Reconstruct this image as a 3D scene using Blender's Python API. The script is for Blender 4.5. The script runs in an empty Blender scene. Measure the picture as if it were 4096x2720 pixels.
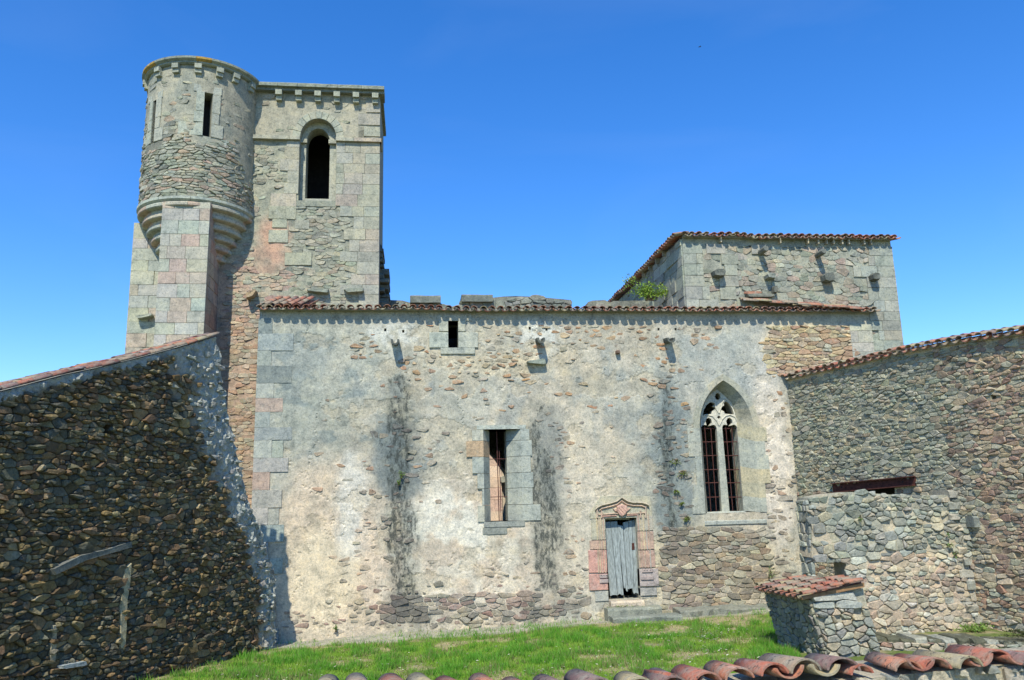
import bpy, math, random
import numpy as np
from mathutils import Vector, Matrix
from mathutils.geometry import delaunay_2d_cdt
R = random.Random(7)
rad = math.radians
scene = bpy.context.scene

# ------------------------------------------------------------------ camera
FOC = 3200.0                       # focal length in pixels of the 4096 px wide photograph
pit, yaw, rol = rad(11.3), rad(-7.1), rad(1.43)
CAM = np.array([0.0, 0.0, 3.0])
c_f = np.array([-math.sin(yaw)*math.cos(pit), math.cos(yaw)*math.cos(pit), math.sin(pit)])
_r0 = np.array([math.cos(yaw), math.sin(yaw), 0.0]); _u0 = np.cross(_r0, c_f)
c_r = math.cos(rol)*_r0 - math.sin(rol)*_u0
c_u = math.sin(rol)*_r0 + math.cos(rol)*_u0
cam_d = bpy.data.cameras.new('camera'); cam = bpy.data.objects.new('camera', cam_d)
scene.collection.objects.link(cam); scene.camera = cam
cam_d.sensor_width = 36.0; cam_d.lens = FOC/4096*36.0
cam_d.clip_start = 0.1; cam_d.clip_end = 2000
M = Matrix(((c_r[0], c_u[0], -c_f[0], CAM[0]), (c_r[1], c_u[1], -c_f[1], CAM[1]),
            (c_r[2], c_u[2], -c_f[2], CAM[2]), (0, 0, 0, 1)))
cam.matrix_world = M

# ------------------------------------------------------------------ light
SUN = np.array([-0.305, -1.0, 1.32]); SUN /= np.linalg.norm(SUN)      # towards the sun
world = bpy.data.worlds.new('World'); scene.world = world; world.use_nodes = True
wn = world.node_tree; bg = wn.nodes['Background']
sky = wn.nodes.new('ShaderNodeTexSky'); sky.sky_type = 'NISHITA'; sky.sun_disc = False
sky.sun_elevation = math.asin(SUN[2]); sky.sun_rotation = math.atan2(SUN[0], SUN[1])
sky.air_density = 1.0; sky.dust_density = 0.0; sky.ozone_density = 3.0; sky.altitude = 300
hs = wn.nodes.new('ShaderNodeHueSaturation'); hs.inputs['Saturation'].default_value = 1.32
hs.inputs['Hue'].default_value = 0.5; hs.inputs['Value'].default_value = 1.0
wn.links.new(sky.outputs[0], hs.inputs['Color']); 
wt = wn.nodes.new('ShaderNodeMix'); wt.data_type = 'RGBA'; wt.blend_type = 'MULTIPLY'; wt.inputs[0].default_value = 1; wt.inputs[7].default_value = (1.0, 1.05, 1.28, 1)
wn.links.new(hs.outputs[0], wt.inputs[6])
wz = wn.nodes.new('ShaderNodeTexNoise'); wz.inputs['Scale'].default_value = 2.2; wz.inputs['Detail'].default_value = 8; wz.inputs['Distortion'].default_value = 0.8
wr = wn.nodes.new('ShaderNodeValToRGB'); wr.color_ramp.elements[0].position = 0.5; wr.color_ramp.elements[1].position = 0.85
wr.color_ramp.elements[1].color = (0.035, 0.035, 0.035, 1); wr.color_ramp.elements[0].color = (0, 0, 0, 1); wc = wn.nodes.new('ShaderNodeTexCoord'); wm = wn.nodes.new('ShaderNodeMapping')
wm.inputs['Scale'].default_value = (1, 1, 3.2); wn.links.new(wc.outputs['Generated'], wm.inputs['Vector']); wn.links.new(wm.outputs[0], wz.inputs['Vector']); wn.links.new(wz.outputs[0], wr.inputs[0])
wx = wn.nodes.new('ShaderNodeMix'); wx.data_type = 'RGBA'; wx.inputs[7].default_value = (6.0, 6.6, 7.2, 1); wn.links.new(wr.outputs[0], wx.inputs[0]); wn.links.new(wt.outputs[2], wx.inputs[6])
wn.links.new(wx.outputs[2], bg.inputs['Color'])
bg.inputs['Strength'].default_value = 0.15
sl = bpy.data.lights.new('sun', 'SUN'); so = bpy.data.objects.new('sun', sl)
scene.collection.objects.link(so)
sl.energy = 4.6; sl.angle = rad(0.5); sl.color = (1.0, 0.96, 0.84)
so.rotation_euler = Vector(SUN).to_track_quat('Z', 'Y').to_euler(); so.location = (0, 0, 30)
scene.view_settings.view_transform = 'Standard'; scene.view_settings.look = 'None'
scene.view_settings.exposure = 0.36; scene.view_settings.gamma = 1.0
scene.view_settings.use_curve_mapping = False
scene.cycles.max_bounces = 6

# ------------------------------------------------------------------ maths helpers
def ray(px, py):
    d = c_f + c_r*(px-2048)/FOC - c_u*(py-1360)/FOC
    return d/np.linalg.norm(d)
def h3(ix, iy, iz, s):
    n = (ix*374761393 + iy*668265263 + iz*2147483647 + s*974634777) & 0xffffffff
    n = ((n ^ (n >> 13))*1274126177) & 0xffffffff
    return ((n ^ (n >> 16)) & 0xffff)/65535.0
def vnoise(x, y, z=0, s=0):
    if not isinstance(z, np.ndarray) and z == 0:
        x = np.asarray(x, float); y = np.asarray(y, float)
        fl = np.floor(x); gl = np.floor(y); ix = fl.astype(np.int64); iy = gl.astype(np.int64); fx = x-fl; fy = y-gl
        fx = fx*fx*(3-2*fx); fy = fy*fy*(3-2*fy)
        A = (ix*374761393 + s*974634777); B = iy*668265263
        def hh(n):
            n = n & 0xffffffff; n = ((n ^ (n >> 13))*1274126177) & 0xffffffff
            return ((n ^ (n >> 16)) & 0xffff)/65535.0
        a, b, c, d = hh(A+B), hh(A+374761393+B), hh(A+B+668265263), hh(A+374761393+B+668265263)
        return (a*(1-fx)+b*fx)*(1-fy)+(c*(1-fx)+d*fx)*fy
    x = np.asarray(x, float); y = np.asarray(y, float); z = np.zeros_like(x) + z
    ix, iy, iz = np.floor(x).astype(np.int64), np.floor(y).astype(np.int64), np.floor(z).astype(np.int64)
    fx, fy, fz = x-ix, y-iy, z-iz
    fx = fx*fx*(3-2*fx); fy = fy*fy*(3-2*fy); fz = fz*fz*(3-2*fz)
    def c(a, b, k): return h3(ix+a, iy+b, iz+k, s)
    def pl(k): return (c(0,0,k)*(1-fx)+c(1,0,k)*fx)*(1-fy)+(c(0,1,k)*(1-fx)+c(1,1,k)*fx)*fy
    return pl(0)*(1-fz)+pl(1)*fz
def fbm(x, y, s=0, o=4, z=0):
    t = 0; a = 0.5; n = 0
    x = np.asarray(x, float); y = np.asarray(y, float)
    for i in range(o):
        t = t + a*vnoise(x, y, z, s+i*17); n += a; a *= 0.5; x = x*2.03; y = y*2.03; z = z*2.03
    return t/n
def sstep(a, b, x):
    t = np.clip((np.asarray(x, float)-a)/(b-a), 0, 1); return t*t*(3-2*t)
def mix(c1, c2, t):
    t = np.asarray(t, float)[..., None]; return np.asarray(c1)*(1-t) + np.asarray(c2)*t
def pip(px, py, poly):
    px = np.asarray(px, float); py = np.asarray(py, float)
    ins = np.zeros(px.shape, bool); n = len(poly); j = n-1
    for i in range(n):
        xi, yi = poly[i]; xj, yj = poly[j]
        if yi != yj:
            cnd = ((yi > py) != (yj > py)) & (px < (xj-xi)*(py-yi)/(yj-yi)+xi)
            ins ^= cnd
        j = i
    return ins
def rect(x0, z0, x1, z1): return [(x0, z0), (x1, z0), (x1, z1), (x0, z1)]

class Wall:
    """vertical plane: u along it, v = height, d outwards"""
    def __init__(s, ox, oy, dx, dy, nx=None, ny=None):
        l = math.hypot(dx, dy); s.o = np.array([ox, oy, 0.0]); s.t = np.array([dx/l, dy/l, 0.0])
        s.n = np.array([dy/l, -dx/l, 0.0]) if nx is None else np.array([nx, ny, 0.0])/math.hypot(nx, ny)
    def at(s, u, v, d=0.0): return s.o + s.t*u + s.n*d + np.array([0, 0, v])
    def uv(s, px, py, d=0.0):
        r_ = ray(px, py); t = ((s.o + s.n*d - CAM) @ s.n)/(r_ @ s.n); p = CAM + r_*t - s.o
        return (float(p @ s.t), float(p[2]))
    def atv(s, u, v, d):
        return s.o[None] + s.t[None]*u[:, None] + s.n[None]*d[:, None] + np.array([[0, 0, 1.0]])*v[:, None]
class Drum:
    """vertical cylinder, u = arc length from the -Y side towards +X"""
    def __init__(s, cx, cy, r): s.c = np.array([cx, cy, 0.0]); s.r = r
    def at(s, u, v, d=0.0):
        a = u/s.r; return s.c + np.array([math.sin(a)*(s.r+d), -math.cos(a)*(s.r+d), v])
    def atv(s, u, v, d):
        a = u/s.r; return np.stack([s.c[0]+np.sin(a)*(s.r+d), s.c[1]-np.cos(a)*(s.r+d), v], 1)
    def uv(s, px, py, d=0.0):
        r_ = ray(px, py); o = CAM - s.c; A = r_[0]**2+r_[1]**2; B = 2*(o[0]*r_[0]+o[1]*r_[1]); C = o[0]**2+o[1]**2-(s.r+d)**2
        q = max(B*B-4*A*C, 0); t = (-B-math.sqrt(q))/(2*A); p = CAM + r_*t - s.c
        return (math.atan2(p[0], -p[1])*s.r, float(p[2]))

# ------------------------------------------------------------------ object helpers
COL = scene.collection
def tag(o, label=None, cat=None, group=None, kind=None):
    if label: o['label'] = label
    if cat: o['category'] = cat
    if group: o['group'] = group
    if kind: o['kind'] = kind
    return o
def thing(name, loc, label, cat, group=None):
    o = bpy.data.objects.new(name, None); o.location = loc; o.empty_display_size = 0.3
    COL.objects.link(o); return tag(o, label, cat, group)
def wloc(o):
    l = Vector((0, 0, 0))
    while o is not None: l = l + o.location; o = o.parent
    return l
def mesh(name, verts, faces, col=None, mat=None, smooth=False, off=(0, 0, 0)):
    me = bpy.data.meshes.new(name)
    V = np.asarray(verts, float) - np.asarray(off, float)[None]
    me.from_pydata(V.tolist(), [], [list(map(int, f)) for f in faces])
    if col is not None:
        C = np.ones((len(V), 4), np.float32); c = np.asarray(col, np.float32)
        C[:, :c.shape[-1]] = c
        a = me.color_attributes.new('Col', 'FLOAT_COLOR', 'POINT'); a.data.foreach_set('color', C.ravel())
    if mat: me.materials.append(mat)
    if smooth: me.polygons.foreach_set('use_smooth', [True]*len(me.polygons))
    me.update(); return me
def obj(name, me, parent=None, origin=None, **kw):
    """mesh given in world coordinates; origin = world point it was offset by"""
    o = bpy.data.objects.new(name, me); COL.objects.link(o)
    w = Vector(origin) if origin is not None else Vector((0, 0, 0))
    if parent is not None: o.parent = parent; o.location = w - wloc(parent)
    else: o.location = w
    return tag(o, **kw) if kw else o
def wobj(name, verts, faces, parent, col=None, mat=None, smooth=False, **kw):
    V = np.asarray(verts, float); c = (V.min(0)+V.max(0))/2
    return obj(name, mesh(name, V, faces, col, mat, smooth, c), parent, c, **kw)

# ------------------------------------------------------------------ materials
def nm(name):
    m = bpy.data.materials.new(name); m.use_nodes = True
    nt = m.node_tree; b = nt.nodes['Principled BSDF']; b.inputs['Specular IOR Level'].default_value = 0.25
    return m, nt, b
def noise(nt, scale, detail=5, rough=0.6, vec=None):
    n = nt.nodes.new('ShaderNodeTexNoise'); n.inputs['Scale'].default_value = scale
    n.inputs['Detail'].default_value = detail; n.inputs['Roughness'].default_value = rough
    if vec is not None: nt.links.new(vec, n.inputs['Vector'])
    return n
def ramp(nt, src, stops):
    r_ = nt.nodes.new('ShaderNodeValToRGB'); e = r_.color_ramp.elements
    while len(e) < len(stops): e.new(0.5)
    for i, (p, c) in enumerate(stops):
        e[i].position = p; e[i].color = (*c, 1) if len(c) == 3 else c
    nt.links.new(src, r_.inputs[0]); return r_
def mixc(nt, a, b, fac, mode='MIX'):
    m = nt.nodes.new('ShaderNodeMix'); m.data_type = 'RGBA'; m.blend_type = mode
    for s, i in ((fac, 0), (a, 6), (b, 7)):
        if hasattr(s, 'is_linked'): nt.links.new(s, m.inputs[i])
        else: m.inputs[i].default_value = s if i == 0 else (*s, 1)
    return m.outputs[2]
def bump(nt, b, src, strength, dist):
    n = nt.nodes.new('ShaderNodeBump'); n.inputs['Strength'].default_value = strength
    n.inputs['Distance'].default_value = dist
    nt.links.new(src, n.inputs['Height']); nt.links.new(n.outputs[0], b.inputs['Normal'])
def stone_mat(name, fine=38, bdist=0.012, lich=0.35, dark=0.45, rough=0.95, stain=False):
    m, nt, b = nm(name)
    at = nt.nodes.new('ShaderNodeAttribute'); at.attribute_name = 'Col'
    g = nt.nodes.new('ShaderNodeNewGeometry')
    n1 = noise(nt, fine, 6, 0.7, g.outputs['Position'])
    r1 = ramp(nt, n1.outputs[0], [(0.25, (0.55, 0.55, 0.55)), (0.5, (1, 1, 1)), (0.78, (1.45, 1.43, 1.38))])
    c = mixc(nt, at.outputs['Color'], r1.outputs[0], 0.85, 'MULTIPLY')
    n2 = noise(nt, 5.5, 6, 0.65, g.outputs['Position'])
    r2 = ramp(nt, n2.outputs[0], [(0.56, (0, 0, 0)), (0.66, (1, 1, 1))])
    k = nt.nodes.new('ShaderNodeMath'); k.operation = 'MULTIPLY'; nt.links.new(r2.outputs[0], k.inputs[0]); k.inputs[1].default_value = lich
    c = mixc(nt, c, (0.42, 0.43, 0.39), k.outputs[0])
    n3 = noise(nt, 7.5, 7, 0.7, g.outputs['Position'])
    n3.inputs['Distortion'].default_value = 0.6
    r3 = ramp(nt, n3.outputs[0], [(0.30, (1, 1, 1)), (0.42, (0, 0, 0))])
    k2 = nt.nodes.new('ShaderNodeMath'); k2.operation = 'MULTIPLY'; nt.links.new(r3.outputs[0], k2.inputs[0]); k2.inputs[1].default_value = dark
    c = mixc(nt, c, (0.07, 0.075, 0.07), k2.outputs[0])
    if stain:
        mp = nt.nodes.new('ShaderNodeMapping'); mp.inputs['Scale'].default_value = (1, 1, .45); nt.links.new(g.outputs['Position'], mp.inputs['Vector'])
        n5 = noise(nt, 9, 12, 0.78, mp.outputs[0]); sub = nt.nodes.new('ShaderNodeMath'); sub.operation = 'SUBTRACT'
        nt.links.new(n5.outputs[0], sub.inputs[0]); nt.links.new(at.outputs['Alpha'], sub.inputs[1])
        sc_ = nt.nodes.new('ShaderNodeMath'); sc_.operation = 'MULTIPLY_ADD'; nt.links.new(at.outputs['Alpha'], sc_.inputs[0]); sc_.inputs[1].default_value = .26; sc_.inputs[2].default_value = .45
        nt.links.new(sc_.outputs[0], sub.inputs[1])
        r5 = ramp(nt, sub.outputs[0], [(0.0, (0, 0, 0)), (0.10, (.85, .85, .85))])
        c = mixc(nt, c, (0.065, 0.072, 0.068), r5.outputs[0])
        r8 = ramp(nt, at.outputs['Alpha'], [(0.0, (.60, .64, .65)), (1.0, (1, 1, 1))]); c = mixc(nt, c, r8.outputs[0], 1.0, 'MULTIPLY')
        n6 = noise(nt, 70, 3, 0.6, g.outputs['Position']); r6 = ramp(nt, n6.outputs[0], [(0.60, (0, 0, 0)), (0.72, (.5, .5, .5))])
        c = mixc(nt, c, (0.55, 0.53, 0.47), r6.outputs[0])
    n7 = noise(nt, 3.2, 10, 0.74, g.outputs['Position']); r7 = ramp(nt, n7.outputs[0], [(0.34, (.66, .69, .70)), (.5, (1, 1, 1)), (.66, (1.2, 1.15, 1.05))])
    c = mixc(nt, c, r7.outputs[0], 1.0, 'MULTIPLY')
    n8 = noise(nt, 17, 8, 0.75, g.outputs['Position']); r8 = ramp(nt, n8.outputs[0], [(0.36, (.60, .62, .62)), (.48, (.98, .98, .98)), (.68, (1.15, 1.13, 1.08))])
    c = mixc(nt, c, r8.outputs[0], 1.0, 'MULTIPLY')
    c = mixc(nt, c, (1.0, 1.005, 0.93), 1.0, 'MULTIPLY')
    nt.links.new(c, b.inputs['Base Color']); b.inputs['Roughness'].default_value = rough
    n4 = noise(nt, fine*0.6, 8, 0.75, g.outputs['Position'])
    bump(nt, b, n4.outputs[0], 0.9, bdist)
    return m
M_STONE = stone_mat('rubble_stone', 38, 0.022)
M_DARK = stone_mat('ochre_stone', 30, 0.03, 0.18, 0.5)
M_ASH = stone_mat('ashlar_stone', 45, 0.016, 0.28, 0.42)
M_MORT = stone_mat('mortar', 60, 0.02, 0.1, 0.3)
M_PLAS = stone_mat('lime_plaster', 42, 0.011, 0.14, 0.18, stain=True)
M_CARV = stone_mat('carved_stone', 60, 0.005, 0.05, 0.08)
def plain(name, c, rough=0.8, var=0.25, scale=20, bd=0.004, metal=0.0, stretch=None):
    m, nt, b = nm(name); g = nt.nodes.new('ShaderNodeNewGeometry'); v = g.outputs['Position']
    if stretch:
        mp = nt.nodes.new('ShaderNodeMapping'); mp.inputs['Scale'].default_value = stretch
        nt.links.new(v, mp.inputs['Vector']); v = mp.outputs[0]
    n = noise(nt, scale, 7, 0.7, v); a = [x*(1-var*1.4) for x in c]; d = [min(x*(1+var), 1) for x in c]
    r_ = ramp(nt, n.outputs[0], [(0.3, a), (0.7, d)])
    nt.links.new(r_.outputs[0], b.inputs['Base Color']); b.inputs['Roughness'].default_value = rough
    b.inputs['Metallic'].default_value = metal
    bump(nt, b, n.outputs[0], 0.7, bd); return m
M_RUST = plain('rusty_iron', (0.085, 0.03, 0.022), 0.8, 0.5, 14)
M_BAR = plain('rusty_bar', (0.09, 0.035, 0.028), 0.8, 0.4, 14)
M_WOOD = plain('weathered_wood', (0.30, 0.335, 0.315), 0.85, 0.5, 9, 0.006, stretch=(6, 6, 0.7))
M_BEAM = plain('brown_timber', (0.30, 0.17, 0.08), 0.85, 0.35, 12)
M_SOOT_SHADE = plain('sooty_shade_interior', (0.035, 0.033, 0.03), 0.95, 0.3, 6)  # soot of the burnt church, plus shade put into the colour of hollows
def tile_mat():
    m, nt, b = nm('clay_tile'); oi = nt.nodes.new('ShaderNodeObjectInfo'); g = nt.nodes.new('ShaderNodeNewGeometry')
    r_ = ramp(nt, oi.outputs['Random'], [(0.0, (0.36, 0.12, 0.075)), (0.18, (0.25, 0.10, 0.07)), (0.32, (0.40, 0.17, 0.10)),
        (0.46, (0.30, 0.22, 0.15)), (0.60, (0.20, 0.12, 0.105)), (0.74, (0.36, 0.29, 0.16)), (0.86, (0.36, 0.14, 0.08)), (1.0, (0.30, 0.11, 0.075))])
    r_.color_ramp.interpolation = 'CONSTANT'
    n1 = noise(nt, 9, 7, 0.7, g.outputs['Position'])
    q = ramp(nt, n1.outputs[0], [(0.43, (0, 0, 0)), (0.60, (0.65, 0.65, 0.65))])
    c = mixc(nt, r_.outputs[0], (0.23, 0.22, 0.175), q.outputs[0])
    n2 = noise(nt, 26, 6, 0.7, g.outputs['Position'])
    q2 = ramp(nt, n2.outputs[0], [(0.37, (.9, .9, .9)), (0.43, (0, 0, 0))])
    c = mixc(nt, c, (0.045, 0.045, 0.04), q2.outputs[0])
    n3 = noise(nt, 4, 5, 0.6, g.outputs['Position'])
    q3 = ramp(nt, n3.outputs[0], [(0.62, (0, 0, 0)), (0.70, (0.5, 0.5, 0.5))])
    c = mixc(nt, c, (0.5, 0.46, 0.42), q3.outputs[0])
    nt.links.new(c, b.inputs['Base Color']); b.inputs['Roughness'].default_value = 0.85
    n4 = noise(nt, 60, 6, 0.8, g.outputs['Position']); c = mixc(nt, c, ramp(nt, n4.outputs[0], [(.35, (.7, .7, .7)), (.65, (1.2, 1.2, 1.15))]).outputs[0], 1.0, 'MULTIPLY'); nt.links.new(c, b.inputs['Base Color']); bump(nt, b, n4.outputs[0], 0.8, 0.006); return m
M_TILE = tile_mat()
def attr_mat(name, rough=0.7, trans=0.0):
    m, nt, b = nm(name); at = nt.nodes.new('ShaderNodeAttribute'); at.attribute_name = 'Col'
    nt.links.new(at.outputs['Color'], b.inputs['Base Color']); b.inputs['Roughness'].default_value = rough
    if trans:
        tr = nt.nodes.new('ShaderNodeBsdfTranslucent'); nt.links.new(at.outputs['Color'], tr.inputs['Color'])
        mx = nt.nodes.new('ShaderNodeMixShader'); mx.inputs[0].default_value = trans
        nt.links.new(b.outputs[0], mx.inputs[1]); nt.links.new(tr.outputs[0], mx.inputs[2])
        nt.links.new(mx.outputs[0], nt.nodes['Material Output'].inputs['Surface'])
    return m
M_GRASS = attr_mat('grass_blades', 0.6, 0.35)
M_LEAF = attr_mat('green_leaves', 0.5, 0.3)

# ------------------------------------------------------------------ sheets, slabs, prisms
def sheet(W, outline, holes, step, colfn, dfn=None):
    """triangulated face of a wall with holes; returns verts, faces, colours"""
    us = [p[0] for p in outline]; vs = [p[1] for p in outline]
    nx = max(2, int((max(us)-min(us))/step)); nz = max(2, int((max(vs)-min(vs))/step))
    gx, gz = np.meshgrid(np.linspace(min(us), max(us), nx+1), np.linspace(min(vs), max(vs), nz+1))
    gx = gx.ravel() + (h3(np.arange(gx.size), 3, 1, 5)-0.5)*step*0.5; gz = gz.ravel() + (h3(np.arange(gz.size), 9, 1, 8)-0.5)*step*0.5
    k = pip(gx, gz, outline)
    for h in holes: k &= ~pip(gx, gz, h)
    pts = []; edges = []; loops = []
    for lp in [outline]+list(holes):
        base = len(pts); dense = []
        for i in range(len(lp)):
            a, b = lp[i], lp[(i+1) % len(lp)]; L = math.hypot(b[0]-a[0], b[1]-a[1]); n = max(1, int(L/(step*1.3)))
            dense += [(a[0]+(b[0]-a[0])*j/n, a[1]+(b[1]-a[1])*j/n) for j in range(n)]
        pts += dense; n = len(dense); edges += [(base+i, base+(i+1) % n) for i in range(n)]; loops.append((base, n))
    pts += list(zip(gx[k].tolist(), gz[k].tolist()))
    r_ = delaunay_2d_cdt([Vector(p) for p in pts], edges, [], 0, 1e-5)
    V = np.array([(v.x, v.y) for v in r_[0]]); Fc = np.array([f for f in r_[2] if len(f) == 3])
    cc = V[Fc].mean(1); k = pip(cc[:, 0], cc[:, 1], outline)
    for h in holes: k &= ~pip(cc[:, 0], cc[:, 1], h)
    Fc = Fc[k]
    d = np.zeros(len(V)) if dfn is None else dfn(V[:, 0], V[:, 1])
    P = W.atv(V[:, 0], V[:, 1], d)
    A = P[Fc]; nn = np.cross(A[:, 1]-A[:, 0], A[:, 2]-A[:, 0])
    out = (W.n[None] if isinstance(W, Wall) else (A.mean(1)-W.c)*np.array([[1, 1, 0]]))
    fl = (nn*out).sum(1) < 0; Fc[fl] = Fc[fl][:, ::-1]
    return P, Fc.tolist(), colfn(V[:, 0], V[:, 1]), loops
def slab(name, parent, W, outline, holes, step, colfn, mat, thick=0.8, dfn=None, hole_depth=None, back=True, **kw):
    P, Fc, C, _ = sheet(W, outline, holes, step, colfn, dfn)
    V = [P]; Cs = [C]; n = len(P); Fs = list(Fc)
    for li, lp in enumerate([outline]+list(holes)):
        t = thick if (li == 0 or hole_depth is None) else hole_depth
        a = np.array(lp); m_ = len(a); F0 = W.atv(a[:, 0], a[:, 1], np.full(m_, 0.0)); B0 = W.atv(a[:, 0], a[:, 1], np.full(m_, -t))
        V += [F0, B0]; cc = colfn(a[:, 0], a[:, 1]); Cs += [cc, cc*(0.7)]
        Fs += [(n+i, n+(i+1) % m_, n+m_+(i+1) % m_, n+m_+i) for i in range(m_)]; n += 2*m_
    if back:
        a = np.array(outline); m_ = len(a); B0 = W.atv(a[:, 0], a[:, 1], np.full(m_, -thick))
        # back face with the same holes, coarse
        Pb, Fb, Cb, _ = sheet(W, outline, [h for h in holes], 1.5, lambda u, v: np.zeros((len(u), 3))+0.12, lambda u, v: np.full(len(u), -thick))
        V.append(Pb); Cs.append(Cb if Cs[0].shape[1] == 3 else np.concatenate([Cb, np.ones((len(Cb), 1))], 1)); Fs += [tuple(i+n for i in f[::-1]) for f in Fb]; n += len(Pb)
    return wobj(name, np.concatenate(V), Fs, parent, np.concatenate(Cs), mat, **kw)
def prism(poly, mapf, d0, d1, bevel=0.0):
    """poly in (u,v); mapf(u,v,d); solid between d0 and d1 (d1 = outer face)"""
    n = len(poly); cx = sum(p[0] for p in poly)/n; cz = sum(p[1] for p in poly)/n
    V = [mapf(u, v, d0) for u, v in poly]
    if bevel:
        V += [mapf(u, v, d1-bevel) for u, v in poly]
        s = []
        for u, v in poly:
            l = math.hypot(u-cx, v-cz) or 1; s.append((u-(u-cx)/l*bevel*1.3, v-(v-cz)/l*bevel*1.3))
        V += [mapf(u, v, d1) for u, v in s]; m_ = 3
    else:
        V += [mapf(u, v, d1) for u, v in poly]; m_ = 2
    Fs = []
    for k in range(m_-1):
        Fs += [(k*n+i, k*n+(i+1) % n, (k+1)*n+(i+1) % n, (k+1)*n+i) for i in range(n)]
    Fs.append(tuple(range((m_-1)*n, m_*n))); Fs.append(tuple(range(n-1, -1, -1)))
    return V, Fs
def box(x0, y0, z0, x1, y1, z1):
    V = [(x, y, z) for z in (z0, z1) for x, y in ((x0, y0), (x1, y0), (x1, y1), (x0, y1))]
    return V, [(3, 2, 1, 0), (4, 5, 6, 7), (0, 1, 5, 4), (1, 2, 6, 5), (2, 3, 7, 6), (3, 0, 4, 7)]
def join(parts):
    V = []; Fs = []
    for v, f in parts:
        b = len(V); V += [tuple(p) for p in v]; Fs += [tuple(i+b for i in q) for q in f]
    return V, Fs
def tube(pts, r_, n=6):
    V = []; Fs = []
    pts = [np.array(p, float) for p in pts]
    for i, p in enumerate(pts):
        t = pts[min(i+1, len(pts)-1)]-pts[max(i-1, 0)]; t /= np.linalg.norm(t)
        a = np.cross(t, [0, 0, 1.0]) if abs(t[2]) < 0.9 else np.cross(t, [1.0, 0, 0]); a /= np.linalg.norm(a); b = np.cross(t, a)
        rr = r_[i] if isinstance(r_, (list, tuple)) else r_
        V += [p+(a*math.cos(2*math.pi*k/n)+b*math.sin(2*math.pi*k/n))*rr for k in range(n)]
    for i in range(len(pts)-1):
        Fs += [(i*n+k, i*n+(k+1) % n, (i+1)*n+(k+1) % n, (i+1)*n+k) for k in range(n)]
    Fs.append(tuple(range(n-1, -1, -1))); Fs.append(tuple(range((len(pts)-1)*n, len(pts)*n))); return V, Fs

# ------------------------------------------------------------------ masonry
def clip(poly, a, b, c):
    out = []; n = len(poly)
    for i in range(n):
        p, q = poly[i], poly[(i+1) % n]; dp = a*p[0]+b*p[1]-c; dq = a*q[0]+b*q[1]-c
        if dp <= 0: out.append(p)
        if (dp < 0 < dq) or (dq < 0 < dp):
            t = dp/(dp-dq); out.append((p[0]+(q[0]-p[0])*t, p[1]+(q[1]-p[1])*t))
    return out
def cells(bb, cw, ch, mask, seed=0, drop=0.18, ju=0.42, jv=0.26, warp=0.35, bigs=()):
    """irregular stones: anisotropic Voronoi cells of a jittered, thinned brick grid; bigs = seeds given a free space around"""
    rr = random.Random(seed); u0, v0, u1, v1 = bb; k = ch/cw; pts = {}
    nr = int((v1-v0)/ch)+3; nc = int((u1-u0)/cw)+3
    nb_ = int((u1-u0)*(v1-v0)/(cw*ch)*.035)
    auto = [(rr.uniform(u0, u1), rr.uniform(v0, v1), cw*rr.uniform(.9, 1.35), ch*rr.uniform(.9, 1.4)) for _ in range(nb_)]
    auto = [b for k, b in enumerate(auto) if all(abs(b[0]-c[0]) > 2*cw or abs(b[1]-c[1]) > 2*ch for c in list(bigs)+auto[:k])]
    bigs = list(bigs)+auto; near = {}
    for b in bigs: near.setdefault((int(b[0]//1), int(b[1]//1)), []).append(b)
    for j in range(-1, nr):
        for i in range(-1, nc):
            if rr.random() < drop: continue
            u = u0+(i+0.5*(j % 2)+0.5+rr.uniform(-ju, ju))*cw; v = v0+(j+0.5+rr.uniform(-jv, jv))*ch
            if rr.random() < 0 or any(abs(u-b[0]) < b[2] and abs(v-b[1]) < b[3] for di in (-1, 0, 1) for dj in (-1, 0, 1) for b in near.get((int(u//1)+di, int(v//1)+dj), ())): continue
            pts.setdefault((i, j), []).append((u*k, v))
    for b in bigs:
        i = int((b[0]-u0)/cw); j = int((b[1]-v0)/ch); pts.setdefault((i, j), []).append((b[0]*k, b[1]))
    out = []
    for (i, j), L in pts.items():
        for p in L:
            if not mask(p[0]/k, p[1]): continue
            nb = [q for a in range(-3, 4) for b in range(-3, 4) for q in pts.get((i+a, j+b), ()) if q is not p]
            nb.sort(key=lambda q: (q[0]-p[0])**2+(q[1]-p[1])**2)
            s = ch*2.4; poly = [(p[0]-s, p[1]-s), (p[0]+s, p[1]-s), (p[0]+s, p[1]+s), (p[0]-s, p[1]+s)]
            for q in nb[:18]:
                a, b = q[0]-p[0], q[1]-p[1]; poly = clip(poly, a, b, (q[0]**2+q[1]**2-p[0]**2-p[1]**2)/2)
                if len(poly) < 3: break
            if len(poly) < 3: continue
            poly = [(x/k, y) for x, y in poly]
            poly = clip(poly, -1, 0, -u0); poly = poly and clip(poly, 1, 0, u1)
            poly = poly and clip(poly, 0, -1, -v0); poly = poly and clip(poly, 0, 1, v1)
            if not poly or len(poly) < 3: continue
            out.append(poly)
    if warp and out:
        a = np.array([q for p in out for q in p]); w = (fbm(a[:, 0]*1.1, a[:, 1]*1.6, seed+3, 2)-0.5)*ch*warp*4
        edge = (abs(a[:, 0]-u0) < .01) | (abs(a[:, 0]-u1) < .01) | (abs(a[:, 1]-v0) < .01) | (abs(a[:, 1]-v1) < .01)
        w = np.where(edge, 0, w); i = 0; o2 = []
        for p in out: o2.append([(x, y+float(w[i+k])) for k, (x, y) in enumerate(p)]); i += len(p)
        out = o2
    return out
def parea(p):
    return abs(sum(p[i][0]*p[(i+1) % len(p)][1]-p[(i+1) % len(p)][0]*p[i][1] for i in range(len(p))))/2
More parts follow.
